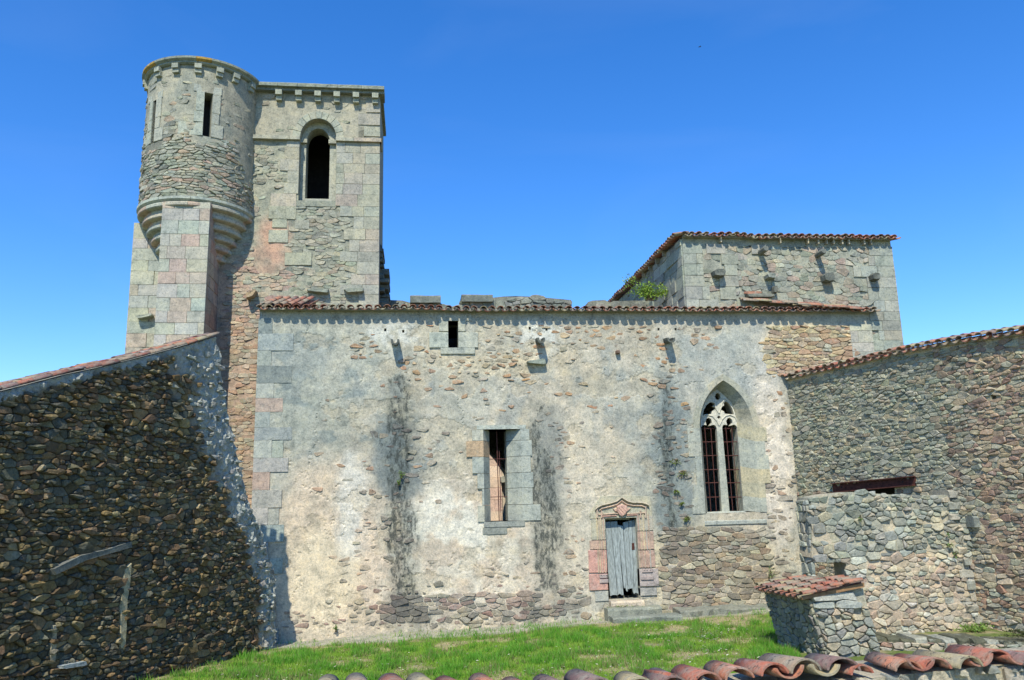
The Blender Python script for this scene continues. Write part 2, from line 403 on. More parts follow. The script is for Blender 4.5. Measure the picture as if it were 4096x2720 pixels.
def stone(poly, W, h, joint, rr, rough=1.0, round_=True, base=-0.03):
    """one stone as a closed lump: chamfered outline, proud and tilted face"""
    n = len(poly); cx = sum(p[0] for p in poly)/n; cz = sum(p[1] for p in poly)/n
    if round_:                                  # drop slivers, cut corners
        q = []
        for i in range(n):
            a, b = poly[i], poly[(i+1) % n]
            if math.hypot(a[0]-b[0], a[1]-b[1]) > 0.012: q.append(a)
        if len(q) >= 3: poly = q
        if len(poly) <= 6:
            q = []
            for i in range(len(poly)):
                a, b, c = poly[i-1], poly[i], poly[(i+1) % len(poly)]
                t = rr.uniform(0.08, 0.24)
                q += [(b[0]+(a[0]-b[0])*t, b[1]+(a[1]-b[1])*t), (b[0]+(c[0]-b[0])*t, b[1]+(c[1]-b[1])*t)]
            poly = q
        n = len(poly)
    def inset(p, d):
        dx, dz = p[0]-cx, p[1]-cz; l = math.hypot(dx, dz) or 1
        f = max(0.25, 1-d/l); return (cx+dx*f, cz+dz*f)
    tk = .22 if round_ else .035; tu, tv = rr.uniform(-tk, tk)*rough, rr.uniform(-tk, tk)*rough
    o = [inset(p, joint*rr.uniform(0.3, 1.5) if round_ else joint*.6) for p in poly]
    be = min(0.009, h*0.5)+0.002 if round_ else 0.006
    V = [W.at(p[0], p[1], base) for p in o]
    V += [W.at(p[0], p[1], h*0.55+max(-h*.4, tu*(p[0]-cx)*.5+tv*(p[1]-cz)*.5) if round_ else h-0.008) for p in o]
    o2 = [inset(p, be*rr.uniform(.8, 1.8) if round_ else be) for p in o]
    V += [W.at(p[0], p[1], h+max(-h*.35, tu*(p[0]-cx)+tv*(p[1]-cz))+rr.uniform(-.1, .1)*h*rough*(1 if round_ else .4)) for p in o2]
    Fs = []
    for k in (0, 1): Fs += [(k*n+i, k*n+(i+1) % n, (k+1)*n+(i+1) % n, (k+1)*n+i) for i in range(n)]
    if round_:
        V.append(W.at(cx+rr.uniform(-.03, .03), cz+rr.uniform(-.015, .015), h*(0.95+.25*rr.random()*rough))); Fs += [(2*n+i, 2*n+(i+1) % n, 3*n) for i in range(n)]
    else: Fs.append(tuple(range(2*n, 3*n)))
    return V, Fs
def orient(V, Fs):
    V = np.array([tuple(p) for p in V]); c = V.mean(0); f = Fs[0]
    nrm = np.cross(V[f[1]]-V[f[0]], V[f[2]]-V[f[0]])
    if nrm @ (V[list(f)].mean(0)-c) < 0: Fs = [tuple(reversed(q)) for q in Fs]
    return V, Fs
STONES = 0
def lay(parent, polys, W, mat, colfn, hfn, joint=0.008, seed=0, name='stone', cap=300, rough=1.0, round_=True, rest='stone_infill', base=-0.03):
    global STONES
    rr = random.Random(seed+99); items = []
    for p in polys:
        if parea(p) < 0.0012: continue
        n = len(p); c = (sum(q[0] for q in p)/n, sum(q[1] for q in p)/n)
        h = hfn(c[0], c[1], rr); V, Fs = orient(*stone(p, W, h, joint, rr, rough, round_, base))
        col = np.array(colfn(c[0], c[1], rr)); C = np.clip(col[None]*(1+0.10*(np.array([rr.random() for _ in V])[:, None]-.5)), 0, 1)
        w = V.mean(0); items.append((parea(p)/np.sum((w-CAM)**2), V, Fs, C))
    items.sort(key=lambda t: -t[0]); STONES += len(items)
    for imp, V, Fs, C in items[:cap]: wobj(name, V, Fs, parent, C, mat)
    L = items[cap:]
    if L:
        Vs = []; F2 = []; Cs = []; b = 0
        for imp, V, Fs, C in L:
            Vs.append(V); Cs.append(C); F2 += [tuple(i+b for i in q) for q in Fs]; b += len(V)
        wobj(rest, np.concatenate(Vs), F2, parent, np.concatenate(Cs), mat, kind='stuff')
    return len(items)
def courses(u0, u1, v0, v1, hs, ws, seed=0, mask=None):
    """ashlar blocks in level courses"""
    rr = random.Random(seed); out = []; v = v0
    while v < v1-0.03:
        h = rr.uniform(*hs); 
        if v+h > v1-hs[0]*.6: h = v1-v
        u = u0 - rr.uniform(0, ws[0])*0.0; first = True
        while u < u1-0.02:
            w = rr.uniform(*ws)*(rr.choice((.55, 1)) if first else 1); first = False
            if u+w > u1-ws[0]*.5: w = u1-u
            if mask is None or mask(u+w/2, v+h/2): out.append(rect(u, v, u+w, v+h))
            u += w
        v += h
    return out
def pal(cols, var=0.14):
    def f(u, v, rr):
        c = rr.choice(cols); k = 1+rr.uniform(-var, var); return [min(1, x*k*(1+rr.uniform(-.04, .04))) for x in c]
    return f

GREY = (.34, .34, .30); GREEN = (.25, .265, .23); BUFF = (.44, .38, .28); PINK = (.44, .32, .24); OCH = (.40, .28, .15)
BROWN = (.20, .125, .085); DGREY = (.15, .155, .145); CREAM = (.60, .50, .38); WHITE = (.60, .58, .53)

# ------------------------------------------------------------------ clay tiles
def tile_mesh(L, r_, th=0.014, n=7, taper=0.86, span=(8, 172)):
    """half-round tile, axis along -Y (downhill end at y=0, uphill end at y=L), arching up"""
    V = []; Fs = []
    for yy, k in ((0, 1.0), (L, taper)):
        for rad_ in (r_*k, (r_-th)*k):
            for i in range(n+1):
                a = rad(span[0]+(span[1]-span[0])*i/n); V.append((math.cos(a)*rad_, yy, math.sin(a)*rad_*0.82))
    m_ = n+1; o0, i0, o1, i1 = 0, m_, 2*m_, 3*m_
    for i in range(n):
        Fs += [(o0+i, o0+i+1, o1+i+1, o1+i), (i0+i+1, i0+i, i1+i, i1+i+1), (o0+i+1, o0+i, i0+i, i0+i+1), (o1+i, o1+i+1, i1+i+1, i1+i)]
    Fs += [(o0, o1, i1, i0), (o0+n, i0+n, i1+n, o1+n)]
    me = bpy.data.meshes.new('tile'); me.from_pydata(V, [], Fs); me.materials.append(M_TILE)
    me.polygons.foreach_set('use_smooth', [len(f) == 4 and (abs(i % 4) < 2) for i, f in enumerate(Fs)]); me.update(); return me
def put_tile(me, parent, p, up_axis, up, flip=False, name='roof_tile', roll=0.0):
    """p = downhill end centre, up_axis = direction towards the uphill end"""
    y = Vector(up_axis).normalized(); z = Vector(up); z = (z - y*z.dot(y)).normalized(); x = y.cross(z)
    if flip: x, z = -x, -z
    m_ = Matrix((x, y, z)).transposed().to_4x4() @ Matrix.Rotation(roll, 4, 'Y')
    o = bpy.data.objects.new(name, me); COL.objects.link(o)
    o.parent = parent; m_.translation = Vector(p) - wloc(parent); o.matrix_basis = m_; return o
T_STD = tile_mesh(0.42, 0.088); T_PAN = tile_mesh(0.42, 0.092, taper=0.9); T_BIG = tile_mesh(0.40, 0.105, 0.016, 9); T_BPAN = tile_mesh(0.40, 0.10, 0.016, 9, 0.9)
def eave(parent, a, b, n, uphill, up=(0, 0, 1), rows=1, jit=0.012, pan=True, step=0.34, wave=0.012):
    a = np.array(a, float); b = np.array(b, float); uh = np.array(uphill, float); uh /= np.linalg.norm(uh)
    for r_ in range(rows):
        for i in range(n):
            t = (i+0.5)/n; p = a+(b-a)*t + uh*step*r_ + np.array([0, 0, 0.020*r_*0])
            sag = (float(fbm(np.array([t*9.]), np.array([3.1]), 5, 2)[0])-.5)*wave*4
            j = np.array([R.uniform(-jit, jit), R.uniform(-jit, jit)*1.6, R.uniform(-.006, .006)+sag])
            sk = np.array([R.uniform(-.03, .03), 0, 0])
            put_tile(T_STD, parent, p+j+np.array([0, 0, .045]), uh+sk, up, False, roll=R.uniform(-.12, .12))
            if pan:
                q = p + (b-a)/n*0.5 + np.array([0, 0, .05+sag])
                put_tile(T_PAN, parent, q+j*0.6-uh*R.uniform(.0, .03), uh, up, True, roll=R.uniform(-.06, .06))

# ------------------------------------------------------------------ ground
def gz(x, y):
    x = np.asarray(x, float); y = np.asarray(y, float)
    g = 0.028*np.clip(x, -12, 14) + 0.05*np.clip(20-y, -4, 12)*np.clip(-x/4, 0, 1)
    return g + (fbm(x*.8, y*.8, 3, 3)-.5)*0.10
def ground():
    def ax(lo, hi, a, b, s): return np.concatenate([-np.geomspace(-lo, -a+.01, 14) if lo < 0 else np.array([]), np.arange(a, b, s), np.geomspace(b, hi, 14)])
    xs = ax(-700, 700, -12, 16, 0.12); ys = ax(-700, 900, -3, 24, 0.12)
    X, Y = np.meshgrid(xs, ys); Z = gz(X, Y); n, m_ = X.shape
    V = np.stack([X.ravel(), Y.ravel(), Z.ravel()], 1)
    idx = np.arange(n*m_).reshape(n, m_); Fs = np.stack([idx[:-1, :-1], idx[:-1, 1:], idx[1:, 1:], idx[1:, :-1]], -1).reshape(-1, 4)
    x, y = V[:, 0], V[:, 1]
    grn = np.array((.11, .15, .035)); soil = np.array((.34, .28, .17)); grav = np.array((.33, .31, .26))
    f = fbm(x*1.6, y*1.6, 11, 4); c = mix(grn, soil, sstep(.5, .66, f))
    edge = 18.98 + (fbm(x*1.1, y*0, 4, 3)-.5)*0.9
    c = mix(c, grav*(0.8+.5*fbm(x*5, y*5, 2, 3))[:, None], sstep(edge-.25, edge+.15, y)*(1-sstep(20.3, 21, y)))
    o = wobj('ground', V, Fs.tolist(), None, c, M_MORT, smooth=True, kind='structure'); return o
GROUND = ground()
def edge_y(x): return 18.98 + (fbm(x*1.1, x*0, 4, 3)-.5)*0.9
def grass():
    rg = np.random.RandomState(4); N = 520000
    px = rg.uniform(430, 3200, N); py = 2440+ (rg.uniform(0, 1, N)**0.8)*330
    D = c_f[None]+c_r[None]*((px-2048)/FOC)[:, None]-c_u[None]*((py-1360)/FOC)[:, None]
    t = (-3.0+0.1)/D[:, 2]; x = D[:, 0]*t; y = D[:, 1]*t
    k = (y > 4.9) & (y < 19.9) & (x > -9) & (x < 12)
    x, y = x[k], y[k]
    f = fbm(x*1.6, y*1.6, 11, 4); f2 = fbm(x*3.5, y*3.5, 21, 3); ey = edge_y(x)
    dens = 1-0.8*sstep(.50, .64, f); dens = dens*(1-0.86*sstep(ey-.9, ey+.1, y + (f2-.5)*1.2))
    dens = dens*(0.45+0.55*sstep(-3.9, -1.5, x+(f2-.5)*3 + 0*(y)))
    # worn corner by the left wall
    dens = np.where((x < -2.2+(18-y)*-.35), dens*.55, dens)
    k = rg.uniform(0, 1, len(x)) < dens; x, y, f, f2 = x[k], y[k], f[k], f2[k]; n = len(x)
    hgt = rg.gamma(5, .0085, n)*(0.55+1.5*sstep(.42, .68, f2)); hgt = np.clip(hgt*1.15, .012, .19); w = rg.uniform(.004, .010, n)
    a = rg.uniform(0, 6.283, n); ln = rg.uniform(.1, .75, n)*hgt; la = rg.uniform(0, 6.283, n)
    z = gz(x, y)-.005
    B1 = np.stack([x-np.cos(a)*w, y-np.sin(a)*w, z], 1); B2 = np.stack([x+np.cos(a)*w, y+np.sin(a)*w, z], 1)
    T = np.stack([x+np.cos(la)*ln, y+np.sin(la)*ln, z+hgt], 1)
    V = np.stack([B1, B2, T], 1).reshape(-1, 3)
    q = rg.uniform(0, 1, n)
    c = mix((.20, .40, .03), (.34, .54, .07), q); c = mix(c, (.09, .34, .03), sstep(.5, .62, f2)*.7)
    c = mix(c, (.30, .27, .12), (rg.uniform(0, 1, n) < (.10+.35*sstep(.42, .58, f)))*.8)
    C = np.repeat(c, 3, 0); C[0::3] *= .8; C[1::3] *= .8
    me = bpy.data.meshes.new('grass'); me.vertices.add(3*n); me.vertices.foreach_set('co', V.ravel())
    me.loops.add(3*n); me.loops.foreach_set('vertex_index', np.arange(3*n)); me.polygons.add(n)
    me.polygons.foreach_set('loop_start', np.arange(0, 3*n, 3))
    at = me.color_attributes.new('Col', 'FLOAT_COLOR', 'POINT'); C4 = np.ones((3*n, 4), np.float32); C4[:, :3] = C; at.data.foreach_set('color', C4.ravel())
    me.materials.append(M_GRASS); me.update(calc_edges=True)
    o = obj('grass', me, None); tag(o, 'patchy green spring grass growing in the yard before the church wall', 'grass', kind='stuff')
    # daisies: small discs on stems in drifts
    V = []; Fs = []; Cs = []
    cl = [(5.2, 17.2, 1.1, 60), (4.2, 15.6, 1.2, 60), (6.0, 16.4, .7, 60), (3.0, 13.8, 1.6, 30), (-.5, 14.5, 2.0, 55), (1.5, 12.5, 2.4, 60), (5.4, 14.4, .9, 50), (-2.2, 15, 1.3, 30), (.5, 17, 2.4, 30)]
    for cx, cy, s, m_ in cl:
        for _ in range(m_):
            X = rg.normal(cx, s*.6); Y = rg.normal(cy, s*.6)
            if Y > 18.9 or (X > 6.3 and Y < 15.5): continue
            Z = float(gz(X, Y))+rg.uniform(.05, .10); r_ = rg.uniform(.013, .026); tx, ty = rg.uniform(-.5, .5), rg.uniform(-.7, .1); b = len(V)
            for k in range(7):
                an = k*.8976; V.append((X+math.cos(an)*r_, Y+math.sin(an)*r_, Z+(math.cos(an)*tx+math.sin(an)*ty)*r_)); Cs.append((.75, .75, .72))
            V.append((X, Y, Z+.004)); Cs.append((.7, .6, .2)); Fs += [(b+k, b+(k+1) % 7, b+7) for k in range(7)]
            V += [(X-.002, Y, Z-.10), (X+.002, Y, Z-.10), (X, Y, Z)]; Cs += [(.08, .15, .03)]*3; Fs.append((b+8, b+9, b+10))
    o = wobj('daisies', V, Fs, None, Cs, M_LEAF); tag(o, 'white daisies scattered in drifts through the green grass', 'flowers', kind='stuff')
grass()

# ------------------------------------------------------------------ foliage clump
def leaves(name, parent, center, size, n, leaf=0.05, col=((.10, .20, .03), (.22, .34, .06)), stems=8, seed=1, droop=0, **kw):
    rr = random.Random(seed); V = []; Fs = []; C = []; c = np.array(center, float); s = np.array(size, float)
    tips = []
    for k in range(stems):
        d = np.array([rr.gauss(0, .45), rr.gauss(0, .35), rr.uniform(.2, 1)*(-1 if droop else 1)]); d /= np.linalg.norm(d)
        e = c+d*s*rr.uniform(.5, 1); b0 = c+np.array([rr.uniform(-.2, .2)*s[0], 0, -(0 if droop else .5)*s[2]])
        mid = (b0+e)/2+np.array([rr.uniform(-.1, .1)*s[0], 0, .08*s[2]]); tips.append((b0, mid, e))
    st = join([tube(t, [.008+.01*s[2], .006, .003], 4) for t in tips])
    for k in range(n):
        t = rr.choice(tips); q = rr.uniform(.25, 1.05); p = (t[0]*(1-q)**2+2*t[1]*q*(1-q)+t[2]*q*q)+np.array([rr.gauss(0, .13)*s[0], rr.gauss(0, .13)*s[1], rr.gauss(0, .10)*s[2]])
        a = np.array([rr.gauss(0, 1) for _ in range(3)]); a /= np.linalg.norm(a); b = np.cross(a, [rr.gauss(0, 1), rr.gauss(0, 1), rr.gauss(0, 1)]); b /= np.linalg.norm(b)
        L = leaf*rr.uniform(.6, 1.3); i = len(V); V += [p-a*L*.5, p+b*L*.28, p+a*L*.5, p-b*L*.28]; Fs.append((i, i+1, i+2, i+3))
        w = rr.random(); cc = [col[0][j]*(1-w)+col[1][j]*w for j in range(3)]; C += [cc]*4
    root = thing(name, tuple(c-np.array([0, 0, s[2]*.5])), **kw)
    wobj('foliage', V, Fs, root, C, M_LEAF); wobj('stem', st[0], st[1], root, [(.12, .09, .05)]*len(st[0]), M_LEAF); return root

# =================================================================== CHURCH SIDE WALL (chapel)
FW = Wall(0, 20.0, 1, 0)
def fw(*p): return [FW.uv(*q) for q in p]
XL, XR, ZT = -3.82, 12.36, 7.80
church = thing('church_chapel', (4.3, 21.0, 0), 'long stained lime plaster church side wall with a pointed window, little door and tiled eave', 'church')
zw = lambda x: 0
# openings -----------------------------------------------------------
nar_out = fw((1931, 1716), (2084, 1716), (2086, 1800), (2043, 2084), (1940, 2090))
NX0, NX1, NZ0, NZ1 = FW.uv(1935, 1900)[0], FW.uv(2082, 1730)[0], FW.uv(1990, 2086)[1], FW.uv(2000, 1717)[1]
nar_hole = rect(NX0, NZ0, NX1, NZ1)
HX0, HX1 = FW.uv(1793, 1340)[0], FW.uv(1833, 1340)[0]; HZ0, HZ1 = FW.uv(1812, 1391)[1], FW.uv(1812, 1284)[1]
hi_hole = rect(HX0, HZ0, HX1, HZ1)
GX0, GX1 = FW.uv(2800, 1740)[0], FW.uv(3016, 1740)[0]; GZS = FW.uv(2900, 1712)[1]; GZT = FW.uv(2889, 1521)[1]; GZ0 = FW.uv(2900, 2052)[1]
def parch(x0, x1, zs, zt, n=9, p=1.75):
    """pointed arch points from left springing over the apex to right springing"""
    c = (x0+x1)/2; w = (x1-x0)/2; L = []
    for i in range(n+1):
        t = i/n*math.radians(62); x = w*(1-(1-math.cos(t))/(1-math.cos(math.radians(62)))); z = zs+(zt-zs)*math.sin(t)/math.sin(math.radians(62)); L.append((c+x, z))
    return [(2*c-x, z) for x, z in L] + [(x, z) for x, z in L[::-1]][1:]
GA = parch(GX0, GX1, GZS, GZT)
goth_hole = [(GX0, GZ0)]+GA+[(GX1, GZ0)]
DX0, DX1, DZ0, DZ1 = FW.uv(2425, 2200)[0], FW.uv(2552, 2200)[0], FW.uv(2500, 2398)[1], FW.uv(2480, 2072)[1]
door_hole = rect(DX0, DZ0, DX1, DZ1)
putlogs = []
for q in ((1541, 1319), (1613, 1325), (2119, 1312), (2186, 1316), (2634, 1317), (2702, 1317)):
    u, v = FW.uv(*q); putlogs.append(rect(u-.028, v-.035, u+.028, v+.035))
u, v = FW.uv(1876, 2476); drain = [(u+.09*math.cos(k*.785), v+.11*math.sin(k*.785)) for k in range(8)]
def warp_px(u, v, s, a): return u+(fbm(u*2.2, v*2.2, s, 4)-.5)*a, v+(fbm(u*2.2, v*2.2, s+5, 4)-.5)*a
def blob(u, v, px, py, rx, ry, s=1, a=.8, hard=.35):
    """soft-edged irregular patch centred on a point of the wall"""
    cu, cv = FW.uv(px, py); k = 1/155.0
    uu, vv = warp_px(u, v, s, a); d = np.sqrt(((uu-cu)/(rx*k))**2+((vv-cv)/(ry*k))**2)
    return 1-sstep(1-hard, 1+hard, d)
def streak(u, v, px, ptop, pbot, w, s):
    cu, _ = FW.uv(px, (ptop+pbot)/2); zt = FW.uv(px, ptop)[1]; zb = FW.uv(px, pbot)[1]
    uu = u+(fbm(u*1.5, v*1.1, s, 3)-.5)*.55; m_ = np.exp(-((uu-cu)/(w/155.))**2)*sstep(zb-.3, zb+.3, v)*(1-sstep(zt-.5, zt, v))
    return np.clip(m_*(0.25+1.5*fbm(u*7, v*2.8, s+2, 4)), 0, 1)
def stainmap(u, v):
    st = np.zeros(len(u))
    for s_ in ((1600, 1450, 2450, 40, 21), (1625, 1980, 2460, 52, 22), (2160, 1560, 2330, 36, 23), (2190, 1900, 2400, 46, 24), (2680, 1480, 2120, 32, 25), (1580, 1600, 2200, 70, 26), (2080, 2120, 2260, 70, 27), (2200, 1650, 2250, 60, 33)):
        st = st + streak(u, v, *s_)*(.95 if s_[3] < 60 else .55)
    st = st + np.clip(streak(u, v, 1690, 2390, 2520, 120, 28)+streak(u, v, 2170, 2390, 2480, 110, 29), 0, 1)*.9
    st = st + .35*blob(u, v, 1250, 1750, 260, 400, 63, 1.2)*sstep(.5, .65, fbm(u*2, v*2, 64, 4)) + .30*blob(u, v, 2690, 1900, 100, 380, 65, .8)
    return np.clip(st, 0, 1)
def plaster(u, v):
    u = np.asarray(u, float); v = np.asarray(v, float)
    f1 = fbm(u*.7, v*.7, 31, 5); f2 = fbm(u*2.6, v*2.2, 41, 5); f3 = fbm(u*9, v*8, 51, 4)
    c = mix((.40, .375, .305), (.52, .475, .385), sstep(.35, .65, f2))*np.array([.96, .93, .94])
    c = mix(c, (.35, .365, .33), sstep(.42, .62, f1)*.45)
    # weathered blue-grey field in the upper left, warmer low down
    c = mix(c, (.32, .34, .305), blob(u, v, 1250, 1500, 330, 330, 3, 1.2)*.6)
    c = mix(c, (.20, .235, .235), sstep(.56, .68, fbm(u*1.9, v*2.6, 61, 5))*blob(u, v, 1230, 1720, 330, 420, 5, .9)*.75)
    c = mix(c, (.24, .27, .275), sstep(.54, .66, fbm(u*2.4, v*1.2, 71, 5))*.45*sstep(2, 5, v))
    c = mix(c, (.62, .49, .375), blob(u, v, 1330, 2200, 240, 330, 7, 1.0)*.75); c = mix(c, (.60, .48, .385), blob(u, v, 1830, 2230, 420, 260, 57, 1.4)*.6)
    c = mix(c, (.64, .54, .40), blob(u, v, 1280, 2330, 130, 180, 8, .5)*.8)
    c = mix(c, (.62, .565, .48), blob(u, v, 1820, 2200, 330, 260, 9, 1.6)*.7*sstep(.36, .55, f2))
    c = mix(c, (.66, .62, .55), blob(u, v, 1800, 2090, 170, 130, 10, 1.5)*.8*sstep(.4, .55, f2))
    c = mix(c, (.62, .60, .56), blob(u, v, 1400, 2010, 60, 190, 11, .6)*.7)
    c = mix(c, (.64, .57, .50), blob(u, v, 3085, 1760, 70, 420, 12, .5)*.9)
    c = mix(c, (.56, .47, .35), blob(u, v, 2230, 1800, 330, 120, 13, 1.5)*.4)
    c = mix(c, (.60, .52, .42), blob(u, v, 2320, 2080, 180, 250, 14, 1.2)*.6)
    c = mix(c, (.33, .35, .335), blob(u, v, 2870, 1430, 260, 170, 15, .8)*.6)
    c = mix(c, (.56, .55, .51), (blob(u, v, 1575, 1345, 90, 70, 16, .5)+blob(u, v, 2155, 1350, 80, 75, 17, .5))*.75*sstep(.35, .5, f3))
    # grey cement repairs and black rain streaks below the spouts
    c = mix(c, (.20, .225, .23), (blob(u, v, 1590, 1830, 105, 150, 18, .5, .12)*.8))
    c = mix(c, (.25, .27, .27), (blob(u, v, 2200, 1830, 70, 200, 19, .6, .4)*.6))
    c = mix(c, (.23, .26, .26), blob(u, v, 2690, 1850, 85, 330, 20, .6, .25)*.85)
    c = mix(c, (.55, .46, .32), np.clip(blob(u, v, 3230, 1370, 190, 110, 90, .4)+blob(u, v, 2850, 2290, 260, 170, 91, .5)*.8+blob(u, v, 1980, 1440, 260, 70, 92, 1.2)*.5, 0, 1))
    st = stainmap(u, v)
    c = mix(c, (.43, .36, .26), LY(u, v)*.36); c = mix(c, (.26, .25, .21), EG(u, v)*.40)
    # concentrated speckling
    c = c*(0.82+.36*f3)[..., None]
    c = c*(0.90+.2*vnoise(u*26, v*26, 0, 3))[..., None]
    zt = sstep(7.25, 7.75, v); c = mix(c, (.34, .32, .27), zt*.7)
    return np.concatenate([np.clip(c, 0.01, .85), (1-np.clip(st, 0, 1))[..., None]], -1)
def lyf(u, v): return fbm(u*1.5+3, v*1.9, 101, 6)+.05*sstep(3.5, 1.0, v)+.05*(1-sstep(0, 2.2, np.abs(v-6.2)))-.10*sstep(-1.2, -3.0, u)
def LY(u, v): return sstep(.600, .615, lyf(u, v))
def EG(u, v): return np.clip(1-np.abs(lyf(u, v)-.603)/.008, 0, 1)
def relief(u, v):
    f = (fbm(u*1.2, v*1.2, 81, 3)-.5)*.03+(fbm(u*6, v*6, 82, 3)-.5)*.012+(fbm(u*20, v*20, 83, 2)-.5)*.006
    return f-LY(u, v)*.012-.02*np.clip(1-np.abs(fbm(u*.55+7, v*.4, 111, 6)-.5)/.0035, 0, 1)
foot = [(XL, -.5), (XR, -.3)]
outline = [(XL, -.5), (XR, -.3), (XR, ZT), (XL, ZT)]
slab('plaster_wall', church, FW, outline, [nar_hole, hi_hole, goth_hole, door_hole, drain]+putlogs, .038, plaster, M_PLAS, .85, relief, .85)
# --- roofed dark inside ----------------------------------------------
inner = join([box(XL, 20.86, 7.72, XR, 23.2, 7.84), box(XL, 20.86, -.3, XL+.3, 23.2, 7.7), box(XR-.3, 20.86, -.3, XR, 23.2, 7.7)])
wobj('chapel_ceiling', *inner, church, [(.03, .03, .03)]*24, M_SOOT_SHADE)
# --- stones showing through the plaster -------------------------------
holes_all = [nar_hole, hi_hole, goth_hole, door_hole]
DOORZONE = fw((2345, 1975), (2640, 1975), (2640, 2460), (2345, 2460))
GZONE = fw((2760, 1480), (3060, 1480), (3075, 2100), (2760, 2100))
NZONE = fw((1895, 1690), (2160, 1690), (2160, 2120), (1895, 2120))
HZONE = fw((1735, 1262), (1925, 1262), (1925, 1425), (1735, 1425))
QZONE = rect(XL-.1, -1, XL+.75, ZT)
def free(u, v):
    for z in (DOORZONE, GZONE, NZONE, HZONE, QZONE):
        if pip(u, v, z): return False
    return True
YEL = fw((3065, 1262), (3490, 1262), (3490, 1440), (3390, 1455), (3130, 1510), (3085, 1500), (3050, 1400))
RUB = fw((2600, 2110), (3090, 2110), (3090, 2480), (2345, 2480), (2345, 2440), (2620, 2390))
def dens(a, b):
    d = np.full(len(a), .03)
    for q, w in (((1950, 1430, 260, 80, 33, 1.2), .75), ((2020, 1350, 130, 70, 34, .8), .7), ((2350, 1330, 230, 60, 35, 1), .5), ((2650, 1340, 260, 60, 36, 1), .4),
                 ((1480, 1390, 60, 60, 37, .4), .8), ((1880, 1480, 330, 70, 38, 1), .4), ((2150, 1700, 330, 200, 39, 1.5), .16), ((1590, 1900, 110, 350, 40, .8), .38),
                 ((2700, 1700, 90, 320, 41, .6), .55), ((2700, 2050, 90, 250, 42, .6), .6), ((1450, 2260, 90, 150, 43, .5), .55), ((2320, 2270, 90, 150, 44, .6), .4),
                 ((1950, 2420, 600, 70, 45, .5), .9), ((1300, 2480, 260, 40, 46, .4), .8), ((3110, 2150, 60, 330, 47, .3), .75), ((3140, 1600, 30, 400, 48, .2), .5), ((2100, 2300, 220, 60, 49, .9), .4), ((2260, 1830, 60, 150, 50, .4), .5)):
        d = np.maximum(d, w*blob(a, b, *q))
    d[pip(a, b, YEL) | pip(a, b, RUB)] = 1
    for z in (DOORZONE, GZONE, NZONE, HZONE, QZONE): d[pip(a, b, z)] = 0
    return d
CL = cells((XL, -.35, XR, 7.42), .215, .092, lambda u, v: (u < 12.1), 5, .26, jv=.24)
rs = random.Random(12); keepD = []; keepS = []
CC = np.array([np.mean(p, 0) for p in CL]); SM = stainmap(CC[:, 0], CC[:, 1]); PM = plaster(CC[:, 0], CC[:, 1])[:, :3]; KEY = {(round(float(a), 2), round(float(b), 2)): i for i, (a, b) in enumerate(CC)}; DD = dens(CC[:, 0], CC[:, 1])
for p, c, d in zip(CL, CC, DD):
    n = len(p)
    if rs.random() > d: continue
    if d >= .85: keepD.append(p)
    else:
        s = rs.uniform(.30, .92); keepS.append([(c[0]+(q[0]-c[0])*s, c[1]+(q[1]-c[1])*s) for q in p])
def facecol(u, v, rr):
    c = facecol0(u, v, rr); i = KEY.get((round(u, 2), round(v, 2)), 0); k = float(SM[i])*.75; pb = PM[i]*.85
    w = 0 if (pip(u, v, YEL) or pip(u, v, RUB)) else rr.uniform(.0, .55)
    return [(x*(1-w)+y*w)*(1-k)+.08*k for x, y in zip(c, pb)]
def facecol0(u, v, rr):
    if pip(u, v, YEL): return pal([(.47, .36, .22), (.42, .30, .19), (.52, .43, .28), (.38, .25, .17), (.42, .39, .30), (.50, .42, .29), (.35, .27, .2)])(u, v, rr)
    if pip(u, v, RUB): return pal([(.30, .28, .23), (.36, .31, .24), (.27, .22, .18), (.38, .35, .29), (.22, .19, .16), (.34, .26, .19), (.42, .37, .28)])(u, v, rr)
    if v < 1.1: return pal([(.26, .24, .20), (.32, .27, .2), (.24, .17, .15), (.19, .18, .16), (.38, .33, .26), (.30, .2, .17)])(u, v, rr)
    if v > 5.2: return pal([(.46, .27, .14), (.42, .23, .13), (.46, .34, .22), (.34, .30, .24), (.32, .20, .13)])(u, v, rr)
    return pal([(.34, .28, .22), (.40, .27, .19), (.38, .34, .28), (.26, .22, .19), (.45, .36, .27)])(u, v, rr)
lay(church, keepD, FW, M_STONE, facecol, lambda u, v, r: r.uniform(.008, .034), .009, 1, cap=190)
lay(church, keepS, FW, M_STONE, facecol, lambda u, v, r: r.uniform(.002, .014), .005, 2, name='exposed_stone', cap=280, rest='exposed_stone_infill')
# mortar colour patches for the two bare areas
# --- quoins at the left corner ----------------------------------------
rq = random.Random(3); v = -.1; k = 0; Q = []
while v < 7.3:
    h = rq.uniform(.27, .44); w = rq.uniform(.30, .42) if k % 2 else rq.uniform(.5, .88)
    Q.append(rect(XL-.02, v, XL+w, v+h)); 
    if rq.random() < .35 and k % 2: Q.append(rect(XL+w, v, XL+w+rq.uniform(.25, .4), v+h*.95))
    v += h; k += 1
lay(church, Q, FW, M_ASH, pal([(.33, .35, .33), (.29, .315, .30), (.38, .38, .34), (.42, .33, .28), (.24, .26, .25), (.36, .37, .33)], .1), lambda u, v, r: r.uniform(.02, .026), .006, 3, name='quoin', round_=False)
# --- quoins right end below the eave ---------------------------------
lay(church, courses(FW.uv(3400, 1350)[0], XR, 5.4, 7.45, (.22, .34), (.3, .6), 9), FW, M_ASH, pal([(.40, .39, .33), (.36, .36, .32), (.44, .41, .34)], .08), lambda u, v, r: .046, .006, 4, name='quoin', round_=False)

